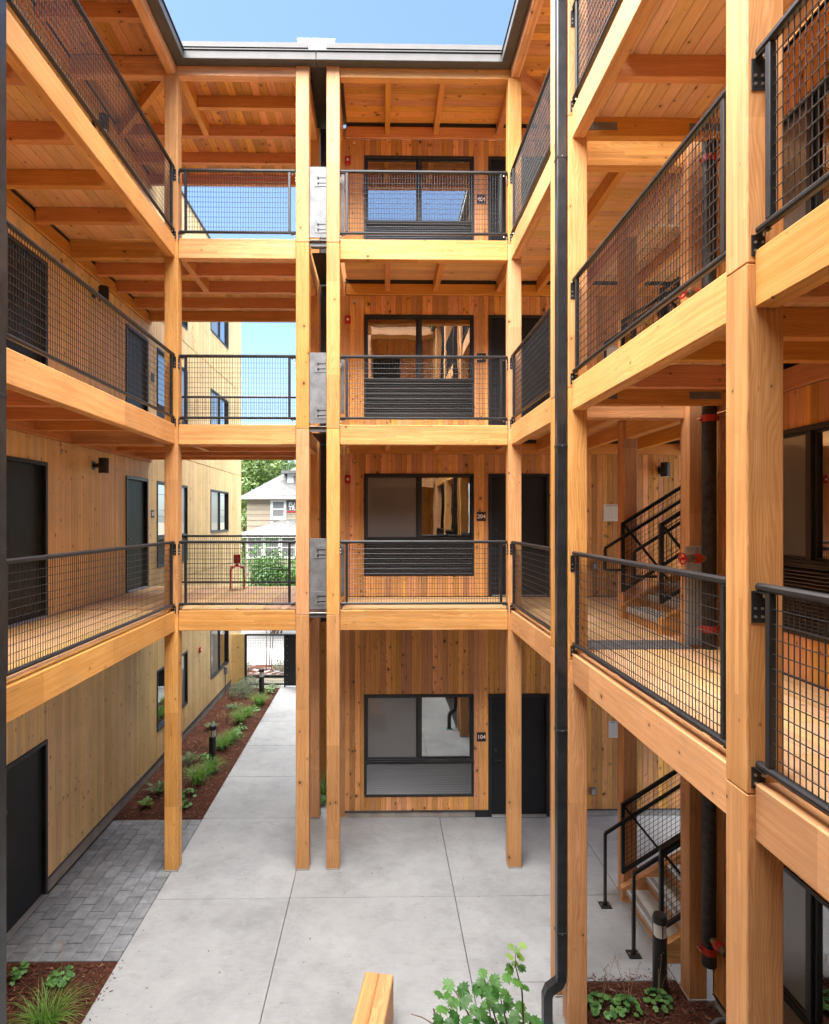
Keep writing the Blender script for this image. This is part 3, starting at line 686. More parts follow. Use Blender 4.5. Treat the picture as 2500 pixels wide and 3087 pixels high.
# gutters
def gutter(parent, *b):
    x0, x1, y0, y1 = b
    g = cbox('gutter', GUTTER, parent, x0, x1, y0, y1, 12.222, 12.345, 0.008)
    return g
GW0, GW1 = 0.035, 0.125
gutter(west, XL - GW0, XL + GW1, YSOUTH, YP - GW1 - 0.001); cbox('gutter_lip', FRAME, west, XL - GW0, XL + GW1 + 0.016, YSOUTH, YP - GW1 - 0.018, 12.346, 12.372, 0.006)
gutter(west, XL - GW0, P2x + PW + 0.12, YP - GW1, YP + GW0); cbox('gutter_lip', FRAME, west, XL - GW0, P2x + PW + 0.12, YP - GW1 - 0.016, YP + GW0, 12.346, 12.372, 0.006)
gutter(north, P2x + PW + 0.122, XR + GW0, YP - GW1, YP + GW0); cbox('gutter_lip', FRAME, north, P2x + PW + 0.122, XR + GW0, YP - GW1 - 0.016, YP + GW0, 12.346, 12.372, 0.006)
gutter(north, XR - GW1, XR + GW0, YB2 - 0.1, YP - GW1 - 0.001); cbox('gutter_lip', FRAME, north, XR - GW1 - 0.016, XR + GW0, YB2 - 0.1, YP - GW1 - 0.018, 12.346, 12.372, 0.006)
gutter(east, XR - GW1, XR + GW0, YSOUTH, YB2 - 0.102); cbox('gutter_lip', FRAME, east, XR - GW1 - 0.016, XR + GW0, YSOUTH, YB2 - 0.102, 12.346, 12.372, 0.006)

# movement joint between the left wing and the back wing: dark cover and galvanised guard plates
gx0, gx1 = P2x + PW, P3x
m = MB(); m.box(gx0 + 0.02, gx1 - 0.02, YN + 0.03, YN + 0.05, 3.5, 12.3); m.build('joint_cover', FRAME, north)
m = MB(); m.box(gx0 + 0.005, gx1 - 0.003, YP + 0.06, YN + 0.2, 12.36, 12.47); m.build('joint_roof', FRAME, north)
for lv in (2, 3, 4):
    f = FL[lv]
    pl = cbox('joint_plate', GALV, north, gx0 + 0.004, gx1 - 0.003, YP + 0.03, YP + 0.036, f + 0.02, f + 1.10, 0.002)
    for dz in (0.09, 0.80):
        br = cbox('slotted_plate', GALV, pl, gx0 + 0.09, gx1 - 0.004, YP + 0.024, YP + 0.0295, f + dz, f + dz + 0.20, 0.002)
        for q in (0.05, 0.13):
            m = MB(); m.tube([(gx0 + 0.135, YP + 0.0235, f + dz + q), (gx0 + 0.135, YP + 0.005, f + dz + q)], 0.013, 6); m.box(gx0 + 0.14, gx1 - 0.012, YP + 0.021, YP + 0.0238, f + dz + q - 0.006, f + dz + q + 0.006)
            m.build('bolt', FRAME, pl)
    cbox('joint_floor_plate', ALU, north, gx0 + 0.002, gx1 - 0.002, YP + 0.0, YP + 0.30, f - 0.035, f - 0.028, 0.002)
    cbox('joint_fascia', GALV, north, gx0 + 0.003, gx1 - 0.003, YP + 0.045, YP + 0.05, f - 0.11, f - 0.04, 0.002)
    m = MB(); m.box(gx0 + 0.01, gx1 - 0.01, YP + 0.31, YN, f - 0.10, f - 0.09); m.build('joint_soffit', FRAME, north)
    # the narrow plate beside the first guard panel of the back wing
    cbox('edge_plate', GALV, north, P3x + PW + 0.008, P3x + PW + 0.062, YP + 0.19, YP + 0.196, f + 0.20, f + 1.08, 0.002)

# steel connector plates on the joists
for lv, z in [(3, FL[3]), (4, FL[4])]:
    for x in (XR + I1 + 0.03, XE - 0.40): cbox('connector_plate', GALV, east, x, x + 0.34, 6.30 - JW / 2 - 0.006, 6.30 - JW / 2 - 0.001, z - 0.17, z - 0.09, 0.001)
for z in (FL[3], FL[4], 12.40):
    cbox('connector_plate', GALV, north, 2.10 - JW / 2 - 0.012, 2.10 - JW / 2 - 0.001, YN - 0.20, YN - 0.06, z - 0.20, z - 0.12, 0.001)

# ---------------------------------------------------------------- ground, paving, beds
def sheet(name, mat, x0, x1, y0, y1, z, kind='structure', nx=1, ny=1, amp=0.0):
    m = MB(); n = 0
    for j in range(ny + 1):
        for i in range(nx + 1):
            x = x0 + (x1 - x0) * i / nx; y = y0 + (y1 - y0) * j / ny
            edge = 0 if i in (0, nx) or j in (0, ny) else 1
            m.v.append((x, y, z + (random.uniform(-amp, amp) * edge if amp else 0)))
    for j in range(ny):
        for i in range(nx): a = j * (nx + 1) + i; m.f.append((a, a + 1, a + nx + 2, a + nx + 1))
    o = m.build(name, mat, None, smooth=amp > 0); o['kind'] = kind; return o
sheet('ground', GROUNDM, -400, 400, -100, 700, -0.12)
pave = D.objects.new('courtyard_paving', None); COL.objects.link(pave); pave['kind'] = 'structure'; WORLD[pave.name] = Vector((0, 0, 0))
XPE = -3.17                               # west edge of the concrete
def slab(x0, x1, y0, y1): cbox('slab', CONC, pave, x0 + 0.004, x1 - 0.004, y0 + 0.004, y1 - 0.004, -0.10, 0.0, 0.004)
ys = [-0.6, 1.6, 4.0, 6.2, 8.43, YN + 0.03]
for a, b in zip(ys, ys[1:]):
    slab(XPE, -1.28, a, b); slab(-1.28, 1.05, a, b)
slab(1.05, 3.3, -0.6, 1.6); slab(1.05, 1.93, 1.6, 4.0); slab(1.05, 1.93, 4.0, 6.2)
slab(1.05, 2.2, 6.2, 6.86); slab(1.05, 3.42, 6.86, 8.43); slab(1.05, 3.42, 8.43, YN + 0.012)
slab(3.42, 6.7, 6.56, 8.43); slab(3.42, 6.7, 8.43, YN + 0.012)
ps = [YN + 0.03, 12.4, 14.1, 15.75, 17.35, 19.0, 20.5]
for a, b in zip(ps, ps[1:]): slab(XPE, -0.95 if a < 11 else -1.05, a, b)
m = MB(); m.box(XPE, 6.7, -0.6, YN, -0.115, -0.102); o = m.build('joint_bed', INK, pave)

# charcoal pavers beside the concrete
patio = D.objects.new('paver_patio', None); COL.objects.link(patio); patio['kind'] = 'structure'; WORLD[patio.name] = Vector((-4, 9, 0))
patio.location = (-4, 9, 0)
PY0, PY1 = 7.27, 10.66
nc = 8; pwid = (XPE - 0.004 - (XW + 0.016)) / nc; plen = 0.305
for c in range(nc):
    y = PY0 - (plen / 2 if c % 2 else 0)
    while y < PY1 - 0.01:
        a, b = max(y, PY0), min(y + plen, PY1)
        if b - a > 0.03:
            x = XW + 0.016 + c * pwid; o = cbox('paver', PAVER, patio, x + 0.002, x + pwid - 0.002, a + 0.006, b - 0.006, -0.06, 0.0, 0.006)
            o.location.z += random.uniform(-0.003, 0.001); o.rotation_euler = (random.uniform(-.004, .004), random.uniform(-.004, .004), random.uniform(-.005, .005))
        y += plen
m = MB(); m.box(XW, XPE, PY0, PY1, -0.1, -0.058); m.build('paver_bed', INK, patio)

BEDS = {'left': (XW - 0.005, XPE - 0.004, PY1 + 0.005, 18.9), 'near_left': (XW - 0.005, XPE - 0.004, 4.5, PY0 - 0.005), 'right': (2.2, XE - 0.0, 3.0, 6.855), 'gap': (-0.94, P3x + 0.3, YN + 0.22, 15.0)}
def bed(key, n_chip):
    x0, x1, y0, y1 = BEDS[key]
    o = sheet('mulch_bed', MULCH, x0, x1, y0, y1, -0.012, nx=max(6, int((x1 - x0) * 12)), ny=max(6, int((y1 - y0) * 9)), amp=0.012)
    m = MB()
    for _ in range(n_chip):
        x, y = random.uniform(x0 + .03, x1 - .03), random.uniform(y0 + .03, y1 - .03); a = random.uniform(0, 6.28); l = random.uniform(.012, .04); w = random.uniform(.003, .008); t = random.uniform(-.5, .5)
        d = Vector((math.cos(a), math.sin(a), 0.35 * t)) * l; q = Vector((-math.sin(a), math.cos(a), random.uniform(-.6, .6))) * w; c = Vector((x, y, random.uniform(-.004, .012)))
        m.add([c - d - q, c + d - q * .6, c + d + q * .6, c - d + q], [(0, 1, 2, 3)])
    c = m.build('bark_chips', CHIP, o, kind='stuff')
bed('left', 7000); bed('near_left', 3500); bed('right', 4500); bed('gap', 600)

litter = MB()
for _ in range(70):
    x, y = random.uniform(XPE, 1.9), random.uniform(6.3, 10.6); a = random.uniform(0, 6.28); l = random.uniform(.006, .022); w_ = l * random.uniform(.2, .5)
    dd = Vector((math.cos(a), math.sin(a), 0)) * l; qq = Vector((-math.sin(a), math.cos(a), 0)) * w_; c = Vector((x, y, .004)); litter.add([c - dd, c - qq, c + dd + Vector((0, 0, .004)), c + qq], [(0, 1, 2, 3)])
litter.build('leaf_litter', CHIP, pave, kind='stuff')
spill = MB()
for _ in range(260):
    k = random.random(); 
    if k < .6: x, y = XPE + abs(random.gauss(0, .05)), random.choice((random.uniform(4.5, PY0), random.uniform(PY1, 18)))
    else: x, y = random.uniform(2.25, 3.4), 6.86 + abs(random.gauss(0, .06))
    a = random.uniform(0, 6.28); l = random.uniform(.006, .02); dd = Vector((math.cos(a), math.sin(a), 0)) * l; qq = Vector((-math.sin(a), math.cos(a), .2)) * l * .35; c = Vector((x, y, .005)); spill.add([c - dd - qq, c + dd - qq, c + dd + qq, c - dd + qq], [(0, 1, 2, 3)])
spill.build('spilled_mulch', CHIP, pave, kind='stuff')
# beyond the gate
sheet('sidewalk', WALK, -30, 30, 20.5, 24.5, -0.02)
sheet('planting_strip', MULCH, -8.0, -2.6, 20.52, 21.9, -0.012, nx=40, ny=12, amp=0.02)
sheet('mulch_verge', MULCH, -3.55, 6.0, 23.4, 24.45, -0.014)
sheet('road', ASPH, -120, 120, 24.5, 32.0, -0.10)
m = MB(); m.box(-60, 60, 24.5, 24.65, -0.11, 0.0, bev=0.01); o = m.build('kerb', CONC); o['kind'] = 'structure'
sheet('far_lawn', GRASSM, -120, 120, 32.2, 90, 0.02)

# ---------------------------------------------------------------- guard railings
def guard(label, axis, a, b, t, f, near=None, sgn=1, ext0=True, ext1=True):
    """axis x|y from a to b, centred on t across, floor f"""
    P = (lambda l, q, z: (l, q, z)) if axis == 'x' else (lambda l, q, z: (q, l, z))
    g = thing('guard_railing', P((a + b) / 2, t, f), label, 'railing', 'mesh guard railings of the galleries')
    def bx(name, l0, l1, q0, q1, z0, z1, mat=BLACK, bev=0.01, par=g):
        p, q = P(l0, q0, 0), P(l1, q1, 0)
        return cbox(name, mat, par, min(p[0], q[0]), max(p[0], q[0]), min(p[1], q[1]), max(p[1], q[1]), z0, z1, bev)
    bx('top_rail', a + 0.006, b - 0.006, t - 0.026, t + 0.026, f + 1.024, f + 1.067, bev=0.012)
    bx('bottom_rail', a + 0.006, b - 0.006, t - 0.024, t + 0.024, f + 0.085, f + 0.122, bev=0.011)
    u0, u1 = a + 0.105, b - 0.105
    for u in (u0, u1): bx('upright', u - 0.019, u + 0.019, t - 0.019, t + 0.019, f + 0.1215, f + 1.0245, bev=0.004)
    m = MB(); L0, L1 = u0 + 0.019, u1 - 0.019; r = 0.0031
    n = int((L1 - L0 - 0.03) / 0.0408); l0 = (L0 + L1) / 2 - n * 0.0408 / 2
    for i in range(n + 1): m.tube([P(l0 + i * 0.0408, t + 0.004 * sgn, f + 0.118), P(l0 + i * 0.0408, t + 0.004 * sgn, f + 1.03)], r, 6, caps=False)
    k = 0; z = f + 0.122 + 0.058
    while z < f + 1.015:
        m.tube([P(L0 - 0.006, t - 0.0022 * sgn, z), P(L1 + 0.006, t - 0.0022 * sgn, z)], r, 6, caps=False); z += 0.0763
    o = m.build('wire_mesh', BLACK, g, smooth=True)
    for e, sg, on in ((a, 1, ext0), (b, -1, ext1)):
        if not on: continue
        for z0, z1, fz in ((f + 0.852, f + 1.0225, f + 1.0225), (f - 0.03, f + 0.0835, f + 0.0835)):
            mb = MB()
            def wb(l0, l1, q0, q1, za, zb):
                p, q = P(l0, q0, 0), P(l1, q1, 0); mb.box(min(p[0], q[0]), max(p[0], q[0]), min(p[1], q[1]), max(p[1], q[1]), za, zb, bev=0.0015)
            wb(e + sg * 0.0005, e + sg * 0.007, t - 0.037, t + 0.037, z0, z1); wb(e + sg * 0.0072, e + sg * 0.085, t - 0.022, t + 0.022, fz - 0.007, fz - 0.001)
            br = mb.build('bracket', BLACK, g)
            mb = MB(); zc = (z0 + 0.055) if z1 - z0 > .15 else z0 + 0.05
            for dq in (-0.019, 0.019):
                for dz in (-0.022, 0.022): mb.tube([P(e + sg * 0.007, t + dq, zc + dz), P(e + sg * 0.014, t + dq, zc + dz)], 0.0078, 8)
            mb.tube([P(e + sg * 0.06, t, fz - 0.007), P(e + sg * 0.06, t, fz - 0.03)], 0.010, 6)
            mb.build('bolts', ZINC, br, kind='stuff')
    return g
rx = XR + 0.058; lx = XL - 0.058; fy = YP + 0.058
names = {2: 'second-floor', 3: 'third-floor', 4: 'top-floor'}
for lv in (2, 3, 4):
    f = FL[lv]; n = names[lv]
    guard(f'black mesh railing of the {n} gallery along the left wing', 'y', 4.92, YP, lx, f, sgn=-1)
    guard(f'short black mesh railing in front of the passage opening, {n} bridge', 'x', XL, P2x, fy, f)
    guard({2: 'black mesh railing below the sign 204', 3: 'black mesh railing below the sign 304', 4: 'black mesh railing in front of the sign 404'}[lv] + f', {n} back gallery', 'x', P3x + PW, XR, fy, f)
    guard(f'steep black mesh railing left of the black downspout on the right side, {n}', 'y', YB2 + PW, YP, rx, f)
    guard(f'black mesh railing between the downspout and the thick near post, {n}', 'y', YC + PW, YB, rx, f)
    if lv < 4:
        guard(f'rear black mesh railing at the far side of the {n} bridge', 'x', XW + 0.35, P2x - 0.0, YR - 0.11, f, ext0=False)
        guard(f'large black mesh railing cut by the right edge of the photo, {n}', 'y', 0.32, YC, rx, f)
# ---------------------------------------------------------------- stairs
def stair(lv, label, n):
    f = FL[lv]; x0 = 3.44; run, rise = 0.28, 0.175; sl = rise / run; ya, yb = 7.20, 8.26
    s = thing('staircase', (x0, 7.75, f), label, 'stairs', 'timber stairs behind the right gallery')
    zf = f + (0.001 if lv == 1 else DT + 0.001)
    def prism(name, pts, y0, y1, mat):
        m = MB(); k = len(pts); m.v = [(x, y0, z) for x, z in pts] + [(x, y1, z) for x, z in pts]
        m.f = [tuple(range(k)), tuple(reversed(range(k, 2 * k)))] + [(i, k + i, k + (i + 1) % k, (i + 1) % k) for i in range(k)]
        return m.build(name, mat, s)
    xe = x0 + n * run
    for y0, y1 in ((yb + 0.002, yb + 0.088), (ya - 0.088, ya - 0.002)):
        prism('stringer', [(x0 - 0.07, zf), (x0 + 0.30, zf), (xe, f + (n - 1.1) * rise), (xe, f + n * rise + 0.10), (x0 - 0.07, f + 0.19)], y0, y1, FIR['x'])
    for i in range(n):
        z = f + rise * (i + 1); x = x0 + run * i
        t = cbox('tread', TREAD, s, x - 0.02, x + run + 0.015, ya, yb, z - 0.065, z, 0.006)
        cbox('grit_strip', GRIT, t, x + 0.015, x + 0.075, ya + 0.02, yb - 0.02, z + 0.0005, z + 0.002, 0.0005)
        cbox('riser', FIR, s, x + 0.012, x + 0.03, ya, yb, max(zf, z - rise + 0.001), z - 0.066, 0.002)
    cbox('landing', TREAD, s, xe + 0.016, 6.68, ya - 0.08, yb + 0.08, f + n * rise - 0.08, f + n * rise, 0.005)
    for y, nm in ((yb + 0.045, 'far'), (ya - 0.045, 'near')):
        xa, xz = x0 - 0.05, xe - 0.05; za = f + 0.40; H = 0.93
        def P(x, h): return (x, y, za + (x - xa) * sl + h)
        m = MB(); m.bar(P(xa, H), P(xz, H), 0.045, 0.045); m.bar(P(xa, 0), P(xz, 0), 0.045, 0.04)
        m.bar(P(xa, -0.02), P(xa, H + 0.02), 0.045, 0.045, up=(1, 0, 0)); m.bar(P(xz, -0.02), P(xz, H + 0.02), 0.045, 0.045, up=(1, 0, 0))
        m.bar(P(xa + 0.02, H - 0.03), P(xa + 0.72, -0.40), 0.03, 0.03)
        fr = m.build('stair_guard', BLACK, s)
        m = MB(); k = int((xz - xa) / 0.062)
        for i in range(1, k): x = xa + (xz - xa) * i / k; m.tube([P(x, 0.01), P(x, H - 0.01)], 0.0032, 5, caps=False)
        for i in range(1, 13): m.tube([P(xa, H * i / 13), P(xz, H * i / 13)], 0.0032, 5, caps=False)
        m.build('wire_mesh', BLACK, s, smooth=True)
        # handrail on the stair side
        yi = y + (-0.11 if nm == 'far' else 0.11); hx = x0 - 0.34
        def Q(x): return (x, yi, f + 0.92 + (x - x0 + 0.30) * sl + 0.10)
        m = MB(); m.bar(Q(hx), Q(xz), 0.036, 0.036)
        if lv == 1: m.bar((hx, yi, 0.01), Q(hx), 0.036, 0.036, up=(1, 0, 0))
        else:
            m.bar((hx, yi, Q(hx)[2] - 0.30), Q(hx), 0.034, 0.034, up=(1, 0, 0)); m.bar((hx, yi, Q(hx)[2] - 0.30), (xa, yi, Q(hx)[2] - 0.30), 0.034, 0.034)
        m.bar((xa, yi, Q(xa)[2]), (xa, y, Q(xa)[2] - 0.02), 0.02, 0.02)
        m.build('handrail', BLACK, s)
        if lv == 1:
            bp = cbox('base_plate', BLACK, s, hx - 0.075, hx + 0.075, yi - 0.075, yi + 0.075, 0.001, 0.012, 0.002)
            for q in (-1, 1):
                m = MB(); m.tube([(hx + q * 0.05, yi, 0.012), (hx + q * 0.05, yi, 0.022)], 0.013, 8); m.build('bolt', ZINC, bp)
stair(1, 'ground-floor timber stair with concrete treads behind the right gallery', 10)
stair(2, 'second-floor timber stair rising behind the right gallery', 8)
stair(3, 'third-floor timber stair rising behind the right gallery', 8)

# ---------------------------------------------------------------- standpipe with red valves
sp = thing('standpipe', (3.52, 6.38, 0.5), 'black steel fire standpipe with red couplings beside the stairs', 'pipe')
px, py = 3.53, 6.36
m = MB(); m.tube([(px, py, 0.55), (px, py, 12.3)], 0.073, 20, caps=True); m.build('pipe', PIPE, sp, smooth=True)
for z in (0.72, 4.16, 6.42, 9.2):
    m = MB(); m.tube([(px, py, z - 0.035), (px, py, z + 0.035)], 0.082, 18); m.box(px - 0.112, px + 0.112, py - 0.016, py + 0.016, z - 0.022, z + 0.022, bev=0.006)
    c = m.build('coupling', REDOR, sp, smooth=True)
    m = MB()
    for q in (-1, 1): m.tube([(px + q * 0.108, py - 0.04, z), (px + q * 0.108, py + 0.04, z)], 0.009, 6)
    m.build('bolts', ZINC, c, kind='stuff')
def wheel(mb, c, ax, r):
    c = Vector(c); ax = Vector(ax).normalized(); u = ax.cross(Vector((0, 0, 1))).normalized(); v = ax.cross(u)
    ring = [c + (u * math.cos(2 * math.pi * k / 20) + v * math.sin(2 * math.pi * k / 20)) * r for k in range(21)]
    mb.tube(ring, 0.010, 6, caps=False)
    for k in range(4): a = math.pi / 4 + k * math.pi / 2; mb.tube([c, c + (u * math.cos(a) + v * math.sin(a)) * r], 0.007, 5)
    mb.tube([c - ax * 0.02, c + ax * 0.02], 0.018, 8)
for z, d in ((0.86, (0.12, -1, -0.03)), (4.92, (-1, -0.25, 0)), (7.74, (-1, -0.25, 0)), (10.6, (-1, -0.25, 0))):
    d = Vector(d).normalized(); p = Vector((px, py, z))
    m = MB(); m.tube([p + d * 0.05, p + d * 0.15], 0.038, 14); m.tube([p + d * 0.20, p + d * 0.27], 0.042, 14); m.tube([p + d * 0.27, p + d * 0.34], 0.016, 8); v = m.build('valve_body', plain('valve_brass%.1f' % z, (0.20, 0.15, 0.09), 0.45, 0.6), sp, smooth=True)
    m = MB(); m.tube([p + d * 0.13, p + d * 0.17], 0.056, 16); m.tube([p + d * 0.17, p + d * 0.20], 0.050, 16); m.build('coupling', REDOR, sp, smooth=True)
    m = MB(); wheel(m, p + d * 0.34, d, 0.055); m.build('hand_wheel', RED, sp, smooth=True)
pp = thing('joint_panel', (XS + 0.05, 6.50, FL[2]), 'upright galvanised panel beside the standpipe on the second floor', 'metal panel')
m = MB()
for k in range(4): m.box(XS - 0.05 + k * 0.05, XS - 0.05 + k * 0.05 + 0.045, 6.525, 6.535 + 0.008 * (k % 2), FL[2] + 0.012, FL[2] + 1.10, bev=0.002)
m.box(XS - 0.055, XS + 0.15, 6.536 + 0.008, 6.55, FL[2] + 0.02, FL[2] + 1.09)
m.build('sheet', plain('zinc_sheet', (0.42, 0.44, 0.45), 0.5, 0.2, 0.5, 8, 0.2), pp)

# ---------------------------------------------------------------- downspouts
def downspout(label, x0, x1, y0, y1, collars, elbow=None, zb=0.0):
    t = thing('downspout', ((x0 + x1) / 2, (y0 + y1) / 2, 0), label, 'downspout', 'black downspouts on the court posts')
    cbox('pipe', SPOUT, t, x0, x1, y0, y1, zb, 12.222, 0.010)
    for z in collars:
        cbox('collar', SPOUT, t, x0 - 0.004, x1 + 0.004, y0 - 0.004, y1 + 0.004, z - 0.03, z, 0.003)
        m = MB(); m.tube([((x0 + x1) / 2, y0 - 0.004, z - 0.012), ((x0 + x1) / 2, y0 - 0.008, z - 0.012)], 0.006, 8); m.build('rivet', ZINC, t)
    return t
SPOUT = plain('dark_downspout', (0.028, 0.031, 0.035), 0.33, 0.25, 0.5, 7, 0.35)
ds = downspout('black downspout on the right side posts ending in a kicked elbow', 1.842, 1.944, 6.195, 6.295, (9.14, 6.12, 3.14, 1.02), zb=0.56)
def prism_tube(pts, w, d):
    m = MB(); n = 0
    for i, (x, z) in enumerate(pts):
        if i == 0: dx, dz = pts[1][0] - x, pts[1][1] - z
        elif i == len(pts) - 1: dx, dz = x - pts[i - 1][0], z - pts[i - 1][1]
        else: dx, dz = pts[i + 1][0] - pts[i - 1][0], pts[i + 1][1] - pts[i - 1][1]
        l = math.hypot(dx, dz); nx, nz = -dz / l, dx / l
        for q, y in ((-1, -1), (1, -1), (1, 1), (-1, 1)): m.v.append((x + nx * q * w / 2, 6.245 + y * d / 2, z + nz * q * w / 2))
    for i in range(len(pts) - 1):
        for k in range(4): a = i * 4 + k; b = i * 4 + (k + 1) % 4; m.f.append((a, b, b + 4, a + 4))
    m.f += [(3, 2, 1, 0), tuple(len(m.v) - 4 + k for k in range(4))]
    return m
prism_tube([(1.893, 0.60), (1.893, 0.52), (1.872, 0.47), (1.772, 0.40), (1.748, 0.34), (1.748, 0.02)], 0.094, 0.094).build('elbow', SPOUT, ds)
m = MB(); m.lathe([(0.085, 0.0), (0.085, 0.02), (0.07, 0.022)], (1.748, 6.245, 0.001), 18); m.build('drain_ring', plain('green_pvc', (0.05, 0.30, 0.20), 0.4), ds)
downspout('dark grey downspout at the left edge of the photo', XL + 0.004, XL + 0.104, 4.695, 4.797, (10.55, 6.33, 3.02))

# ---------------------------------------------------------------- wall fittings
def on_wall(face, u, z, d=0.0):
    if face == 'N': return Vector((u, YN + d, z))
    if face == 'W': return Vector((XW - d, u, z))
    return Vector((XE + d, u, z))
FROT = {'N': (R(90), 0, 0), 'W': (R(90), 0, R(90)), 'E': (R(90), 0, R(-90))}
def number_plate(face, u, z, txt, label, s=0.165):
    t = thing('room_sign', on_wall(face, u, z), label, 'sign', 'room number plates')
    m = MB(); m.box(*fbox(face, u - s / 2, u + s / 2, -0.012, -0.001, z - s / 2, z + s / 2), bev=0.005); m.build('plate', FRAME, t)
    if txt: put('number', text_mesh(txt, s * 0.60, 0.0012, True), PINKW, t, on_wall(face, u, z - 0.002, -0.0135), FROT[face])
un = PX(1451.5, YN)
for lv, n in ((1, '104'), (2, '204'), (3, '304'), (4, '404')): number_plate('N', un, FL[lv] + 1.44, n, ['black plate numbered 104 beside the ground-floor door', 'black plate numbered 204 beside the second-floor door', 'black plate numbered 304 beside the third-floor door', 'black plate numbered 404 beside the top-floor door'][lv - 1])
number_plate('W', 12.5, FL[2] + 1.50, '205', 'black plate beside the far door of the second-floor left gallery')
number_plate('W', 12.5, FL[3] + 1.50, '', 'black plate beside the far door of the third-floor left gallery')

def wall_lamp(face, u, z, label):
    c = on_wall(face, u, z, -0.17)
    t = thing('wall_lamp', on_wall(face, u, z), label, 'lamp', 'black cylinder wall lamps')
    m = MB(); m.lathe([(0.075, -0.125), (0.080, -0.12), (0.080, 0.12), (0.075, 0.125)], tuple(c), 20); m.build('shade', FRAME, t, smooth=True)
    m = MB(); m.lathe([(0.06, -0.131), (0.06, -0.126)], tuple(c), 16); m.build('lens', LENS, t)
    m = MB(); m.box(*fbox(face, u - 0.03, u + 0.03, -0.10, -0.012, z - 0.035, z + 0.035), bev=0.004); m.box(*fbox(face, u - 0.055, u + 0.055, -0.011, -0.001, z - 0.07, z + 0.07), bev=0.003); m.build('arm', FRAME, t)
for lv in (2, 3, 4): wall_lamp('W', 9.95, FL[lv] + 2.28, f'black cylinder wall lamp between the doors on the left wall, {names[lv]}')
wall_lamp('N', PX(2006, YN - 0.17), FL[2] + 2.27, 'black cylinder wall lamp above the second-floor stair')
wall_lamp('N', PX(2006, YN - 0.17), FL[3] + 2.27, 'black cylinder wall lamp above the third-floor stair')

def alarm(face, u, z, label):
    t = thing('fire_alarm', on_wall(face, u, z), label, 'alarm', 'red fire alarm strobes')
    m = MB(); m.box(*fbox(face, u - 0.052, u + 0.052, -0.05, -0.001, z - 0.075, z + 0.075), bev=0.012); m.build('housing', RED, t)
    m = MB(); c = on_wall(face, u, z, -0.05); d = on_wall(face, u, z, -0.065); m.tube([c, d], 0.022, 12); m.build('strobe', LENS, t)
ua = PX(1049, YN)
for lv in (2, 3, 4): alarm('N', ua, FL[lv] + 2.10, f'red fire alarm left of the window on the back wall, {names[lv]}')
alarm('W', 15.7, 1.9, 'red fire alarm on the pale left wall in the passage')
def sprinkler(face, u, z, label):
    t = thing('sprinkler_head', on_wall(face, u, z), label, 'sprinkler', 'chrome sidewall sprinklers')
    m = MB(); a, b, c = on_wall(face, u, z, -0.002), on_wall(face, u, z, -0.012), on_wall(face, u, z, -0.07); m.tube([a, b], 0.038, 16); m.build('rosette', CHROME, t)
    m = MB(); m.tube([b, c], 0.012, 8); m.tube([c, on_wall(face, u, z, -0.076)], 0.026, 10); m.build('nozzle', CHROME, t)
us = PX(1068, YN)
for lv in (2, 3, 4): sprinkler('N', us, FL[lv] + 2.42, f'small chrome sprinkler high on the back wall, {names[lv]}')
for lv in (2, 3): sprinkler('W', 8.95, FL[lv] + 2.40, f'small chrome sprinkler high on the left wall, {names[lv]}')

def poster(u, z, label):
    t = thing('exit_route_poster', on_wall('N', u, z), label, 'poster', 'exit route posters'); w, h = 0.35, 0.30
    m = MB(); m.box(*fbox('N', u - w / 2, u + w / 2, -0.004, -0.0005, z - h / 2, z + h / 2)); m.build('sheet', PAPER, t)
    put('heading', text_mesh('EMERGENCY EXIT ROUTE', 0.024, 0.0003, True), INK, t, on_wall('N', u, z + 0.125, -0.0045), FROT['N'])
    m = MB()
    def ln(a, b, c, d): m.box(*fbox('N', u + a, u + b, -0.0052, -0.0043, z + c, z + d))
    for a, b in ((-0.09, -0.03), (0.03, 0.09)):
        for k in range(4): ln(a, b, -0.09 + k * 0.055, -0.088 + k * 0.055)
        for x in (a, b): ln(x, x + 0.002, -0.09, 0.09)
    ln(-0.09, 0.092, -0.092, -0.0905); m.build('floor_plan', GREYINK, t)
    put('caption', text_mesh('EVAC\nROUTES', 0.016, 0.0003, True), INK, t, on_wall('N', u - 0.13, z - 0.10, -0.0045), FROT['N']) if False else None
poster(PX(1849.5, YN), PZ(1849, 1546, YN), 'exit route poster on the cedar wall left of the second-floor stair')
poster(PX(1864, YN), PZ(1864, 2199, YN), 'exit route poster on the cedar wall behind the ground-floor stair')
poster(PX(1848, YN), PZ(1848, 1067, YN), 'exit route poster on the third floor behind the mesh railing')
def outlet(face, u, z, label):
    t = thing('outlet_box', on_wall(face, u, z), label, 'outlet'); m = MB(); m.box(*fbox(face, u - 0.045, u + 0.045, -0.05, -0.001, z - 0.065, z + 0.065), bev=0.006); m.build('cover', GALV, t)
    m = MB(); m.box(*fbox(face, u - 0.03, u + 0.03, -0.056, -0.0505, z - 0.045, z + 0.045), bev=0.003); m.build('flap', ALU, t)
outlet('N', PX(1787, YN), PZ(1787, 2384, YN), 'grey outdoor outlet box low on the ground-floor cedar wall')
outlet('N', PX(1790, YN), FL[2] + 0.55, 'grey outdoor outlet box low on the second-floor cedar wall')

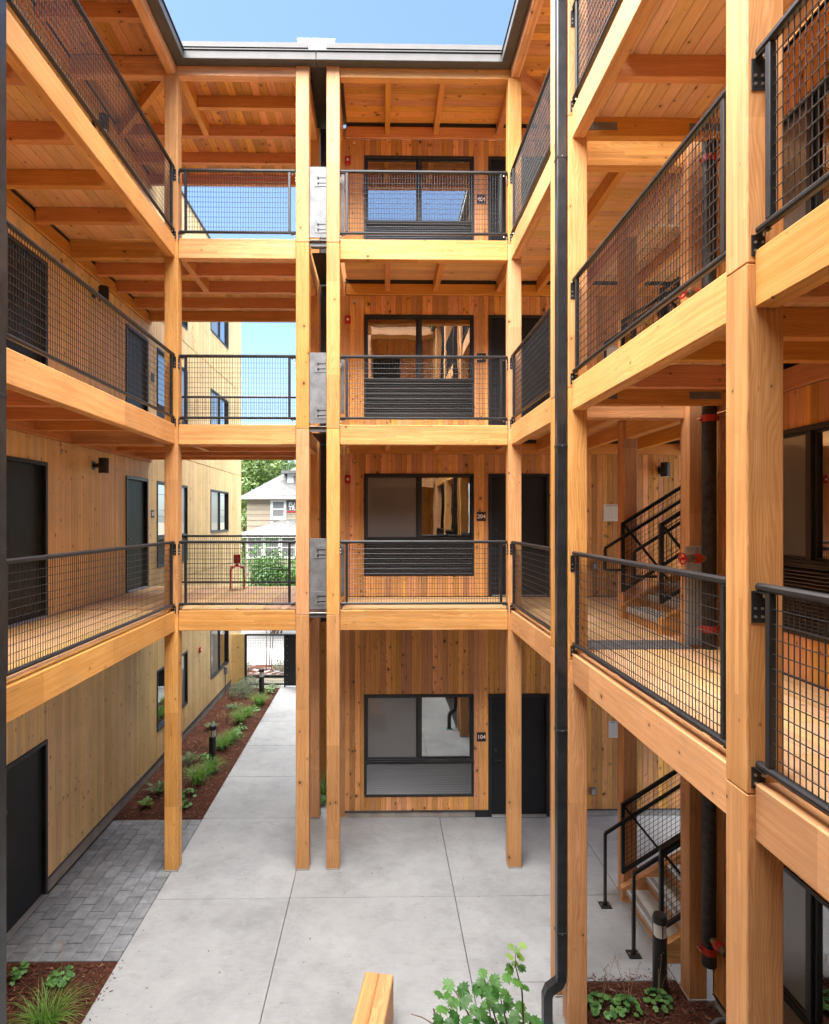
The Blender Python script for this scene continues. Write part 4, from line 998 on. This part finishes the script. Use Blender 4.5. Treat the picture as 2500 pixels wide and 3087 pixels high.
# ---------------------------------------------------------------- small things in the court
def bollard(x, y, label, h=0.90):
    t = thing('bollard_light', (x, y, 0), label, 'bollard', 'black bollard lights')
    m = MB(); m.lathe([(0.078, -0.02), (0.078, h - 0.25)], (x, y, 0), 24); m.build('column', BLACK, t, smooth=True)
    m = MB(); m.lathe([(0.068, h - 0.2495), (0.068, h - 0.10)], (x, y, 0), 24); m.build('lens', LENS, t, smooth=True)
    for k in range(3):
        a = k * 2.09 + 0.5; m = MB(); m.tube([(x + 0.07 * math.cos(a), y + 0.07 * math.sin(a), h - 0.25), (x + 0.07 * math.cos(a), y + 0.07 * math.sin(a), h - 0.10)], 0.006, 6); m.build('strut', BLACK, t)
    m = MB(); m.lathe([(0.080, h - 0.0995), (0.082, h - 0.05), (0.066, h - 0.015), (0.03, h)], (x, y, 0), 24); m.build('cap', BLACK, t, smooth=True)
by = YG(1990, 2993); bollard(PX(1990, by), by, 'black bollard light beside the stair in the right bed')
by = YG(641, 2298); bollard(PX(641, by), by, 'nearer black bollard light in the long left bed', 0.82)
by = YG(789, 2092); bollard(PX(789, by), by, 'farther black bollard light by the gate', 0.78)

bt = thing('timber_bench', (-0.10, 5.6, 0), 'heavy orange timber bench block with a split along its top, at the bottom edge', 'bench')
def bench_piece(name, a, b, z0, z1):
    vs, fs = chamfer(b - a, 1.9, z1 - z0, 0.012); me = D.meshes.new(name); me.from_pydata(vs, [], fs); me.update()
    dirv = Vector((-0.115, -0.67, 0)).normalized(); side = Vector((-dirv.y, dirv.x, 0)) * 1.0
    if side.x < 0: side = -side
    far = Vector((-0.013, 6.425, 0)); c = far + dirv * 0.95 + side * ((a + b) / 2); c.z = (z0 + z1) / 2
    put(name, me, FIR['y'], bt, c, (0, 0, -math.atan2(0.115, 0.67)))
bench_piece('seat_timber', -0.155, -0.004, 0.0, 0.46); bench_piece('seat_timber', -0.001, 0.155, 0.0, 0.46)

st = thing('stool', (PX(716, 11.9), 11.9, FL[2] + DT), 'red metal stool standing on the second-floor bridge deck', 'stool')
sx, sy, sz = PX(716, 11.9), 11.9, FL[2] + DT
m = MB(); m.lathe([(0.15, 0.435), (0.158, 0.44), (0.158, 0.452), (0.14, 0.458)], (sx, sy, sz), 24); m.build('seat', plain('stool_seat_pink', (0.62, 0.16, 0.15), 0.35), st, smooth=True)
for k in range(4):
    a = math.pi / 4 + k * math.pi / 2 + 0.2; c, s_ = math.cos(a), math.sin(a)
    m = MB(); m.tube([(sx + c * r, sy + s_ * r, sz + z) for r, z in ((0.10, 0.425), (0.155, 0.42), (0.175, 0.395), (0.182, 0.30), (0.19, 0.002))], 0.013, 8); m.build('leg', RED, st, smooth=True)
bxr = thing('tabletop_sign', (sx - 0.01, sy, sz + 0.458), 'small red upright holder standing on the red stool', 'sign')
m = MB(); m.lathe([(0.045, 0.001), (0.045, 0.008), (0.012, 0.04), (0.012, 0.05)], (sx - 0.01, sy, sz + 0.458), 14); m.build('foot', RED, bxr)
cbox('card', RED, bxr, sx - 0.01 - 0.068, sx - 0.01 + 0.068, sy - 0.012, sy + 0.012, sz + 0.508, sz + 0.68, 0.010)

# gate at the end of the passage
GY = 19.0
gt = thing('gate', (PX(760, GY), GY, 0), 'black steel gate with wire mesh and a solid panel at the passage end', 'gate')
g0, g1, g2 = PX(738, GY), PX(861, GY), -1.3; gz = PZ(800, 1911, GY)
for a, b, c, d in ((g0, g0 + 0.07, 0.0, gz), (g1 - 0.05, g1, 0.0, gz), (g2 - 0.05, g2, 0.0, gz)): cbox('post', BLACK, gt, a, b, GY - 0.035, GY + 0.035, c, d, 0.004)
cbox('top_bar', BLACK, gt, g0 + 0.071, g2 - 0.051, GY - 0.03, GY + 0.03, gz - 0.055, gz - 0.001, 0.004); cbox('bottom_bar', BLACK, gt, g0 + 0.071, g1 - 0.051, GY - 0.03, GY + 0.03, 0.06, 0.11, 0.004)
m = MB(); k = 22
for i in range(1, k): x = g0 + 0.07 + (g1 - g0 - 0.12) * i / k; m.tube([(x, GY, 0.10), (x, GY, gz - 0.05)], 0.003, 5, caps=False)
k = int((gz - 0.2) / 0.076)
for i in range(1, k): z = 0.11 + (gz - 0.17) * i / k; m.tube([(g0 + 0.06, GY, z), (g1 - 0.04, GY, z)], 0.003, 5, caps=False)
m.build('wire_mesh', BLACK, gt)
pn = cbox('solid_panel', DOORM, gt, g1 + 0.001, g2 - 0.051, GY - 0.01, GY + 0.01, 0.03, gz - 0.057, 0.003)
for i in range(7): m = MB(); zz = 0.15 + i * (gz - 0.3) / 6; m.tube([(g1 + 0.05, GY - 0.010, zz), (g1 + 0.05, GY - 0.016, zz)], 0.010, 8); m.build('rivet', ZINC, gt)
cbox('filler_strip', PALE['z'], gt, XW + 0.02, g0 - 0.002, GY - 0.02, GY + 0.02, 0.0, gz, 0.004)
ub = thing('utility_box', (XW + 0.06, 18.2, 0.2), 'grey electrical box with conduit low on the pale left wall', 'electrical box')
m = MB(); m.box(XW + 0.001, XW + 0.09, 18.15, 18.27, 0.62, 0.84, bev=0.006); m.build('box', GALV, ub); m = MB(); m.tube([(XW + 0.04, 18.21, 0.0), (XW + 0.04, 18.21, 0.62)], 0.016, 8); m.build('conduit', GALV, ub)
cp = thing('drain_pipe', (XE - 0.3, 6.3, 0), 'short bent grey conduit poking out of the right bed', 'pipe')
m = MB(); m.tube([(XE + 0.05, 6.25, 0.06), (XE - 0.12, 6.22, 0.07), (XE - 0.24, 6.15, 0.06), (XE - 0.30, 6.07, 0.02), (XE - 0.31, 6.03, -0.02)], 0.022, 10); m.build('conduit', GALV, cp, smooth=True)
rv = thing('rooftop_vent', (PX(953, 10.8), 10.9, 12.5), 'white box vent standing on the roof behind the gutter', 'vent')
cbox('housing', WHITE, rv, PX(897, 10.8), PX(1009, 10.8), 10.8, 11.4, 12.5, PZ(950, 122, 10.8), 0.01); cbox('cap', WHITE, rv, PX(896, 10.78), PX(1010, 10.78), 10.78, 11.42, PZ(950, 122, 10.8) + 0.001, PZ(950, 122, 10.8) + 0.03, 0.005)

# ---------------------------------------------------------------- planting
def blade(m, base, az, L, lean, w, segs=4):
    d = Vector((math.cos(az), math.sin(az), 0)); sd = Vector((-d.y, d.x, 0)); n = len(m.v)
    for i in range(segs + 1):
        t = i / segs; p = base + d * (lean * L * t * t) + Vector((0, 0, L * (t - 0.55 * lean * t * t * t)))
        ww = w * (1 - t * 0.92)
        m.v += [tuple(p - sd * ww), tuple(p + sd * ww)]
    for i in range(segs): a = n + 2 * i; m.f.append((a, a + 1, a + 3, a + 2))
def sedge(x, y, label, r=0.16, h=0.38, n=330, mat=None):
    t = thing('sedge_clump', (x, y, 0), label, 'grass', 'sedge clumps in the beds'); m = MB()
    for _ in range(n):
        a = random.uniform(0, 6.283); q = r * 0.45 * math.sqrt(random.random()); p = Vector((x + q * math.cos(a), y + q * math.sin(a), -0.01))
        blade(m, p, a + random.gauss(0, 0.6), h * random.uniform(0.6, 1.25), random.uniform(0.25, 1.15), random.uniform(0.003, 0.0055))
    m.build('blades', mat or LEAF_GRASS, t, kind='stuff')
def disc_leaf(m, c, nrm, r, lobes=0, rot=0.0):
    nrm = Vector(nrm).normalized(); u = nrm.cross(Vector((0.31, 0.2, 0.93))).normalized(); v = nrm.cross(u); u, v = u * math.cos(rot) + v * math.sin(rot), v * math.cos(rot) - u * math.sin(rot)
    k = 12; pts = []
    for i in range(k):
        a = 2 * math.pi * i / k; rr = r * (1 + (0.09 if i % 2 else -0.06)); rr *= 0.62 if i == 0 else 1
        pts.append(c + u * math.cos(a) * rr + v * math.sin(a) * rr + nrm * (0.10 * r * math.cos(2 * a)))
    n = len(m.v); m.v += [tuple(c - nrm * 0.08 * r)] + [tuple(p) for p in pts]
    for i in range(k): m.f.append((n, n + 1 + i, n + 1 + (i + 1) % k))
def coral(x, y, label, r=0.16, n=22, leaf=0.042, stalks=2, mat=None):
    t = thing('coral_bells', (x, y, 0), label, 'plant', 'coral bells in the beds'); m = MB(); s = MB()
    for i in range(n):
        a = random.uniform(0, 6.283); q = r * math.sqrt(random.random()); h = 0.04 + 0.12 * (1 - q / r) * random.uniform(0.6, 1.3)
        c = Vector((x + q * math.cos(a), y + q * math.sin(a), h)); nr = Vector((math.cos(a) * 0.5 * q / r, math.sin(a) * 0.5 * q / r, 1)) + Vector((random.gauss(0, .25), random.gauss(0, .25), 0))
        disc_leaf(m, c, nr, leaf * random.uniform(0.65, 1.25), rot=random.uniform(0, 6.28)); s.tube([(x, y, -0.01), (x + (c.x - x) * .6, y + (c.y - y) * .6, h * .75), c], 0.0022, 4, caps=False)
    m.build('leaves', mat or LEAF_CORAL, t, kind='stuff'); s.build('stems', STEM, t, kind='stuff')
    for i in range(stalks):
        a = random.uniform(0, 6.283); l = random.uniform(0.35, 0.6); tip = Vector((x + math.cos(a) * .15, y + math.sin(a) * .15, l)); q = MB(); q.tube([(x, y, 0), (x + math.cos(a) * .05, y + math.sin(a) * .05, l * .5), tip], 0.0022, 4)
        for k in range(7): c = tip - Vector((math.cos(a) * .012, math.sin(a) * .012, .02)) * k + Vector((random.gauss(0, .008), random.gauss(0, .008), 0)); q.box(c.x - .003, c.x + .003, c.y - .003, c.y + .003, c.z - .004, c.z + .004)
        q.build('flower_stalk', DRYST, t)
def fern(x, y, label, n=11, L=0.34, mat=None):
    t = thing('fern', (x, y, 0), label, 'fern', 'ferns in the beds'); m = MB()
    for i in range(n):
        az = 6.283 * i / n + random.gauss(0, .2); l = L * random.uniform(.75, 1.15); d = Vector((math.cos(az), math.sin(az), 0)); sd = Vector((-d.y, d.x, 0)); lean = random.uniform(.5, .95); pr = None
        K = 20; pts = []
        for k in range(K + 1):
            tt = k / K; pts.append(Vector((x, y, 0)) + d * (lean * l * tt) + Vector((0, 0, l * (0.95 * tt - 0.55 * tt * tt))))
        for k in range(1, K):
            p = pts[k]; ax = (pts[k + 1] - pts[k - 1]).normalized(); w = 0.062 * math.sin(math.pi * min(1, k / K * .85 + .12)) + .004
            for sg in (-1, 1): m.add([p - ax * .004, p + sd * sg * w + ax * .014 - Vector((0, 0, w * .25)), p + ax * .007], [(0, 1, 2) if sg > 0 else (2, 1, 0)])
        m.tube(pts[::4], .0025, 4, caps=False)
    m.build('fronds', mat or LEAF_FERN, t, kind='stuff')
def shrub(x, y, label, r=0.25, h=0.35, n=420, mat=None, leaf=0.018, name='shrub'):
    t = thing(name, (x, y, 0), label, 'shrub', 'low shrubs in the beds'); m = MB(); s = MB()
    for _ in range(14):
        a = random.uniform(0, 6.283); tip = Vector((x + math.cos(a) * r * .8, y + math.sin(a) * r * .8, h * random.uniform(.5, 1))); s.tube([(x, y, -0.01), (x + (tip.x - x) * .4, y + (tip.y - y) * .4, tip.z * .6), tip], .004, 4, r_end=.0015)
    for _ in range(n):
        a = random.uniform(0, 6.283); q = r * random.random() ** .5; z = h * random.uniform(.15, 1.0) * (1 - .45 * (q / r) ** 2); c = Vector((x + math.cos(a) * q, y + math.sin(a) * q, z)); d = Vector((random.gauss(0, 1), random.gauss(0, 1), random.gauss(.3, .7))).normalized(); u = d.orthogonal().normalized() * leaf * .35
        m.add([c - d * leaf * .6, c + u, c + d * leaf, c - u], [(0, 1, 2, 3)])
    m.build('foliage', mat or LEAF_GREY, t, kind='stuff'); s.build('stems', STEM, t, kind='stuff')
def at2(zx, zy, ox=300, oy=1850, sc=2.48):
    x, y = ox + zx / sc, oy + zy / sc; Y = YG(x, y); return PX(x, Y), Y
sed = [((735, 1265), 0.22, 'nearest of the grassy sedge clumps in the long left bed'), ((835, 1185), 0.20, 'sedge clump at the foot of the nearer left bollard'), ((915, 1010), 0.20, 'sedge clump just behind the nearer left bollard'), ((985, 960), 0.18, 'sedge clump between the two left bollards, nearer half'),
       ((1050, 815), 0.22, 'wide sedge clump in the middle of the long left bed'), ((1105, 765), 0.18, 'sedge clump beyond the middle of the long left bed'), ((1195, 680), 0.26, 'sedge clump near the farther left bollard')]
for p, r, lab in sed: x, y = at2(*p); sedge(x, y, lab, r, 0.36 if r < .22 else 0.42)
cor = [((670, 1365), .15, 'coral bells at the edge of the walk right behind the corner post'), ((785, 1095), .15, 'coral bells left of the nearer bollard'), ((1015, 915), .16, 'bright coral bells along the walk in mid bed'), ((1055, 875), .15, 'second bright coral bells along the walk in mid bed'), ((1150, 725), .17, 'coral bells below the farther bollard'), ((1265, 590), .18, 'coral bells right of the farther bollard'), ((1290, 560), .18, 'farthest coral bells beside the gate'), ((640, 1450), .10, 'small coral bells at the corner of the pavers')]
for p, r, lab in cor: x, y = at2(*p); coral(x, y, lab, r * 1.15, 30, 0.034)
for p, l, lab in (((665, 1115), .32, 'dark fern right behind the corner post'), ((440, 1345), .36, 'fern left of the corner post in the long bed'), ((840, 860), .25, 'small fern hidden behind the nearer left bollard'), ((1010, 720), .34, 'fern in the far half of the long left bed')): x, y = at2(*p); fern(x, y, lab, 17, l * 1.1)
x, y = at2(345, 1440); fern(x, y, 'small yellow-green leafy plant nearest the pavers', 9, .24, LEAF_LIME)
for p, lab in (((735, 1000), 'tan wispy low shrub beside the nearer left bollard'), ((945, 795), 'tan wispy low shrub in the middle of the long bed')): x, y = at2(*p); shrub(x, y, lab, .26, .28, 260, LEAF_TAN, .02)
for p, lab in (((1060, 625), 'grey-green shrub against the far left wall'), ((1120, 580), 'second grey-green shrub near the gate')): x, y = at2(*p); shrub(x, y, lab, .38, .5, 1500, LEAF_GREY, .026)
x, y = at2(650, 1195); shrub(x, y, 'grey sprig shrub right of the corner post', .14, .38, 200, LEAF_GREY, .016)
# near left bed
a3 = lambda zx, zy: at2(zx, zy, 0, 2100, 2.173)
x, y = a3(400, 1860); coral(x, y, 'coral bells in the middle of the near left bed', .15, 30, .033, 1)
x, y = a3(85, 1865); coral(x, y, 'coral bells at the left edge of the near left bed', .10, 16, .033, 0)
x, y = a3(150, 1815); coral(x, y, 'tiny coral bells sprig in the near left bed', .05, 5, .04, 0)
x, y = a3(300, 2180); sedge(x, y, 'sedge clump at the bottom left corner', .26, .42, 230)
a4 = lambda zx, zy: at2(zx, zy, 1650, 2200, 2.042)
for p, r, lab in (((335, 1715), .16, 'coral bells right of the downspout post'), ((495, 1725), .15, 'middle coral bells in the right bed'), ((685, 1690), .15, 'coral bells below the right bollard light')): x, y = a4(*p); coral(x, y, lab, r, 34, .034, 3)
sedge(PX(977, 11.6), 11.6, 'grass clump glimpsed between the twin posts', .14, .55, 120); coral(PX(977, 11.2), 11.2, 'coral bells glimpsed between the twin posts', .12, 18, .045, 0)

# vine maple in front
MAPLE_OUT = [(0, -0.55), (0.16, -0.42), (0.46, -0.50), (0.40, -0.28), (0.78, -0.16), (0.60, 0.02), (0.92, 0.30), (0.60, 0.32), (0.62, 0.62), (0.34, 0.52), (0.16, 0.74), (0.0, 1.0)]
MAPLE_OUT = MAPLE_OUT + [(-x, y) for x, y in MAPLE_OUT[-2:0:-1]]
def maple_leaf(m, c, nrm, tipdir, r):
    nrm = Vector(nrm).normalized(); v = Vector(tipdir) - nrm * Vector(tipdir).dot(nrm); v = v.normalized() if v.length > 1e-4 else nrm.orthogonal().normalized(); u = v.cross(nrm)
    n = len(m.v); m.v.append(tuple(c - nrm * r * .05))
    for x, y in MAPLE_OUT: m.v.append(tuple(c + (u * x + v * y) * r + nrm * (-0.18 * abs(x) * r + 0.10 * r * math.sin(y * 3))))
    k = len(MAPLE_OUT)
    for i in range(k): m.f.append((n, n + 1 + i, n + 1 + (i + 1) % k))
MY = 4.15
mp = thing('vine_maple', (PX(1470, MY), MY, 0), 'young green vine maple reaching up at the bottom edge of the photo', 'tree')
def mpt(zx, zy, dy=0.0):
    x, y = 950 + zx / 2.17, 2650 + zy / 2.17; Y = MY + dy; return Vector((PX(x, Y), Y, PZ(x, y, Y)))
base = Vector((PX(1470, MY), MY, 0))
m = MB(); st_paths = [[(1400, 2100), (1370, 1100), (1355, 740), (1310, 560), (1315, 440)], [(1330, 2100), (1260, 1150), (1160, 850), (1120, 690), (1095, 620)], [(1300, 2100), (1120, 1100), (985, 850), (920, 740), (880, 690)], [(1340, 2100), (1300, 1100), (1230, 850), (1210, 760), (1250, 740)], [(1320, 2100), (1180, 1200), (1140, 830), (1170, 670)]]
for pth in st_paths:
    pts = [base + Vector((random.uniform(-.03, .03), 0, 0))] + [mpt(a, b, random.uniform(-.06, .06)) for a, b in pth]; m.tube(pts, 0.011, 6, r_end=0.0022)
m.tube([mpt(1000, 1200), mpt(770, 948), mpt(700, 905), mpt(628, 884)], .006, 5, r_end=.0025); m.tube([mpt(830, 1100), mpt(790, 900), mpt(775, 850)], .006, 5)
m.build('trunk', STEM, mp, smooth=True)
LV = [(1280,437,.7),(1360,430,.8),(1320,462,.6),(1280,505,.9),(1350,507,1.1),(1310,550,.7),(1350,578,.9),(1280,590,1),(1255,640,1),(1320,670,1.1),(1375,705,1),(1095,610,1),(1170,660,1.25),(1085,670,1),(880,690,1.25),(960,720,1.5),(815,750,1.15),(870,760,1),(905,800,1.3),(970,810,1.1),(1045,710,.9),(1100,725,1.2),(1135,730,1.2),(1190,740,1.2),(1250,755,1.1),(1145,790,1.3),(1260,810,1.2),(1205,840,1.4),(1345,830,1.2),(830,845,1.3),(1030,850,.9),(1085,880,1.4),(920,905,1.5),(985,920,1.3),(815,930,1.3),(1140,920,1.4),(1220,905,1.1),(1300,900,1.3),(1440,930,1.4),(1180,690,1.1),(1065,735,.9),(1110,820,1.0),(1000,780,.9),(1380,900,1.0),(870,940,1.1),(1060,940,1.2),(1250,940,1.3),(1330,950,1.2)]
m = MB(); ml = MB()
for zx, zy, sc in LV + [(random.uniform(780, 1480), random.uniform(980, 1500), random.uniform(1, 1.4)) for _ in range(60)]:
    c = mpt(zx, zy, random.uniform(-.16, .16)); maple_leaf(ml if zy < 560 else m, c, Vector((random.gauss(0, .35), random.gauss(-.45, .3), 1)), Vector((random.gauss(0, 1), random.gauss(-.6, .6), -.3)), 0.050 * sc)
m.build('leaves', LEAF_MAPLE, mp, kind='stuff'); ml.build('young_leaves', LEAF_LIME, mp, kind='stuff')

# ---------------------------------------------------------------- street beyond: house, trees, hedge
def leaf_cloud(m, c, rx, ry, rz, n, leaf, blobs=9):
    bl = []
    for _ in range(blobs):
        d = Vector((random.gauss(0, 1), random.gauss(0, 1), random.gauss(0, 1))).normalized() * random.uniform(.25, .8)
        bl.append((Vector((c[0] + d.x * rx, c[1] + d.y * ry, c[2] + d.z * rz)), random.uniform(.32, .55)))
    for i in range(n):
        b, s = bl[i % blobs]; d = Vector((random.gauss(0, 1), random.gauss(0, 1), random.gauss(0, 1))).normalized() * random.uniform(.55, 1.05)
        p = b + Vector((d.x * rx * s, d.y * ry * s, d.z * rz * s)); l = leaf * random.uniform(.6, 1.3)
        nrm = (d + Vector((random.gauss(0, .5), random.gauss(0, .5), random.gauss(.2, .5)))).normalized(); u = nrm.orthogonal().normalized(); v = nrm.cross(u); a = random.uniform(0, 6.28); u, v = u * math.cos(a) + v * math.sin(a), v * math.cos(a) - u * math.sin(a)
        m.add([p - u * l * .5, p + v * l * .32, p + u * l * .6, p - v * l * .32], [(0, 1, 2, 3)])
def tree(x, y, h, r, label, mat, n=5200, leaf=0.3, trunk=0.18, cz=0.66, rz=None):
    t = thing('tree', (x, y, 0), label, 'tree', 'trees beyond the street'); m = MB()
    m.tube([(x, y, -0.1), (x + .1, y, h * .25), (x - .1, y + .1, h * .5), (x, y, h * .85)], trunk, 8, r_end=trunk * .25)
    for k in range(7): a = random.uniform(0, 6.28); z = h * random.uniform(.35, .7); m.tube([(x, y, z), (x + math.cos(a) * r * .4, y + math.sin(a) * r * .4, z + r * .25), (x + math.cos(a) * r * .75, y + math.sin(a) * r * .75, z + r * .5)], trunk * .35, 5, r_end=.02)
    m.build('trunk', BARK, t, smooth=True)
    m = MB(); leaf_cloud(m, (x, y, h * cz), r, r, rz or h * (1 - cz), n, leaf, 16); m.build('crown', mat, t, kind='stuff')
hd = thing('laurel_hedge', (PX(835, 28), 28, 0), 'dense rounded green hedge across the street seen through the bridge railing', 'hedge')
m = MB(); hx = PX(835, 28); leaf_cloud(m, (hx, 28, 2.35), 1.9, 1.4, 1.75, 9000, .14, 22); m.build('foliage', LEAF_HEDGE, hd, kind='stuff')
m = MB()
for k in range(6): m.tube([(hx + random.uniform(-.3, .3), 28 + random.uniform(-.2, .2), -.05), (hx + random.uniform(-1, 1), 28, 1.2), (hx + random.uniform(-1.4, 1.4), 28, 2.6)], .05, 6, r_end=.015)
m.build('stems', BARK, hd)
tree(PX(748, 58), 58, 13, 4.2, 'light green broadleaf tree left of the beige house roof', LEAF_PALE, 6000, .34)
tree(PX(800, 66), 66, 15.6, 5.0, 'taller dark tree rising behind the beige house roof', LEAF_TREE, 7000, .36)
tree(PX(880, 72), 72, 14.0, 5.5, 'dark tree behind the right part of the house roof', LEAF_HEDGE, 6000, .36)
tree(PX(690, 75), 75, 14.5, 6.0, 'dark tree far behind the end of the left wing', LEAF_TREE, 6000, .36)
tree(PX(738, 47), 47, 6.4, 1.6, 'small leafy tree squeezed beside the beige house corner', LEAF_PALE, 3000, .22, .09, .6)
yt = thing('young_tree', (PX(803, 21.2), 21.2, 0), 'thin young tree with lime leaves seen through the gate mesh', 'tree'); x = PX(803, 21.2)
m = MB()
for dx in (0, .10, .17): m.tube([(x + dx, 21.2, -.05), (x + dx * 1.3 + .02, 21.2, 1.2), (x + dx * 1.6 - .03, 21.25, 2.5)], .018, 6, r_end=.006)
m.build('trunk', BARK, yt); m = MB(); leaf_cloud(m, (x - .25, 21.2, 2.05), .40, .3, .45, 160, .12, 5); leaf_cloud(m, (x + .35, 21.2, 1.9), .35, .3, .5, 160, .12, 5); m.build('crown', LEAF_LIME, yt, kind='stuff')
for k, (dx, lab) in enumerate(((-.8, 'low shrub left of the young tree outside the gate'), (.55, 'low shrub right of the young tree outside the gate'))): shrub(x + dx, 21.0, lab, .3, .4, 350, LEAF_GREY, .04)

hy = 40.0
house = thing('house', (PX(880, hy), hy, 0), 'beige lap-sided house with grey shingle hip roof across the street', 'house')
hx0, hx1 = PX(744.7, hy), PX(744.7, hy) + 9.0; ez = PZ(800, 1502, hy)
m = MB(); m.box(hx0 + .05, hx1 - .05, hy + .05, hy + 9, 0, ez); wl = m.build('wall', HOUSEW, house)
z = 0.3
while z < ez - 0.02:
    zt = min(z + .376, ez); m = MB(); m.add([(hx0, hy - .012, z), (hx1, hy - .012, z), (hx1, hy + .04, z), (hx0, hy + .04, z), (hx0, hy + .02, zt), (hx1, hy + .02, zt), (hx1, hy + .045, zt), (hx0, hy + .045, zt)], [(0, 3, 2, 1), (4, 5, 6, 7), (0, 1, 5, 4), (1, 2, 6, 5), (2, 3, 7, 6), (3, 0, 4, 7)]); m.build('lap_board', HOUSEW, wl); z += .378
def hip(name, x0, x1, y0, y1, z0, rise, par, th=.12):
    d = (y1 - y0) / 2; m = MB(); rx0, rx1, ry = x0 + d, x1 - d, (y0 + y1) / 2
    m.v = [(x0, y0, z0), (x1, y0, z0), (x1, y1, z0), (x0, y1, z0), (rx0, ry, z0 + rise), (rx1, ry, z0 + rise)] ; m.f = [(0, 1, 5, 4), (1, 2, 5), (2, 3, 4, 5), (3, 0, 4), (0, 3, 2, 1)]
    return m.build(name, SHINGLE, par)
rf = hip('roof', hx0 - .35, hx1 + .35, hy - .45, hy + 9.4, ez + .10, 3.4, house)
m = MB(); m.box(hx0 - .38, hx1 + .38, hy - .48, hy + 9.4, ez - .06, ez + .098); m.build('eave', TRIM, house)
dx0 = PX(870, 41.5); m = MB(); m.box(dx0, dx0 + 2.0, 41.0, 43, PZ(870, 1472, 41.5), PZ(870, 1430, 41.5)); dm = m.build('dormer', TRIM, rf); m = MB(); m.box(dx0 - .35, dx0 + 2.3, 40.6, 43.2, PZ(870, 1430, 41.5) + .002, PZ(870, 1421, 41.5)); m.build('dormer_roof', SHINGLE, rf)
m = MB(); m.box(dx0 + .42, dx0 + 1.4, 40.97, 40.995, PZ(870, 1464, 41.5), PZ(870, 1437, 41.5)); m.build('dormer_pane', SCREEN, rf)
a, b, c, d = PX(816, hy), PX(863.5, hy), PZ(840, 1568, hy), PZ(840, 1508, hy)
m = MB(); m.box(a, b, hy - .06, hy - .013, c, c + .26); m.box(a, b, hy - .06, hy - .013, d - .10, d); m.box(a, a + .16, hy - .06, hy - .013, c + .26, d - .10); m.box(b - .16, b, hy - .06, hy - .013, c + .26, d - .10); m.box(a + .16, b - .16, hy - .055, hy - .015, (c + d) / 2 + .03, (c + d) / 2 + .10)
hw = m.build('window', TRIM, house); m = MB(); m.box(a + .15, b - .15, hy - .03, hy - .02, c + .25, d - .09); m.build('pane', SCREEN, hw)
bn = thing('banner', (PX(880, hy), hy - .05, PZ(880, 1527, hy)), 'black banner with bold white letters FU and TR on the house', 'banner')
a, b, c, d = PX(865, hy), PX(865, hy) + 1.7, PZ(880, 1544, hy), PZ(880, 1510, hy)
cbox('cloth', INK, bn, a, b, hy - .06, hy - .05, c, d, .003); cbox('red_border', RED, bn, a, b, hy - .066, hy - .061, c - .0, c + .07, .002)
for tx, zz in (('FU', .70), ('TR', .33)):
    me = text_mesh(tx, .36, .004, True); put('lettering', me, TRIM, bn, (a + .34, hy - .066, c + (d - c) * zz), (R(90), 0, 0))
# porch
pz = PZ(800, 1607, 37.5); px0 = PX(731, 37.5); px1 = hx1
m = MB(); m.v = [(px0, 37.4, pz + .05), (px1, 37.4, pz + .05), (px1, hy, pz + .85), (px0 + 2.2, hy, pz + .85), (px0, hy, pz + .05)]; m.f = [(0, 1, 2, 3), (0, 3, 4)]; m.build('porch_roof', SHINGLE, house)
m = MB(); m.box(px0 - .02, px1, 37.38, hy, pz - .28, pz + .045); m.build('porch_fascia', TRIM, house)
m = MB(); m.box(px0 + .15, px1 - .2, 37.62, hy - .02, 0.02, pz - .282); m.build('porch_wall', HOUSEW, house)
for k in range(6):
    x0 = px0 + .25 + k * 1.05; m = MB(); m.box(x0, x0 + .12, 37.55, 37.618, pz - 1.6, pz - .3); m.box(x0 + .92, x0 + 1.04, 37.55, 37.618, pz - 1.6, pz - .3); m.box(x0 + .12, x0 + .92, 37.55, 37.618, pz - 1.6, pz - 1.48); m.box(x0 + .12, x0 + .92, 37.56, 37.617, pz - .95, pz - .88)
    pw = m.build('porch_window', TRIM, house); m = MB(); m.box(x0 + .12, x0 + .92, 37.60, 37.612, pz - 1.48, pz - .3); m.build('pane', SCREEN, pw)
for k, (x, z) in enumerate(((PX(820, 38.6), PZ(820, 1590, 38.6)), (PX(869, 38.6), PZ(869, 1590, 38.6)))): m = MB(); m.lathe([(.06, 0), (.06, .25), (.09, .26), (.09, .32)], (x, 38.6, pz + .4), 8); m.build('roof_vent', TRIM, house)
for k, (z0, z1) in enumerate(((6.3, 6.5), (7.1, 7.5), (6.0, 6.05))):
    ln = thing('overhead_line', (-8, 34 + k, z0), ['thin overhead cable crossing just below the house eave', 'thin overhead cable crossing in front of the house roof', 'lowest thin overhead cable in front of the house'][k], 'cable', 'overhead cables'); m = MB()
    m.tube([(-40 + i * 4, 34 + k, z0 + (z1 - z0) * i / 20 - .6 * math.sin(math.pi * i / 20)) for i in range(21)], .012, 5); m.build('wire', INK, ln)
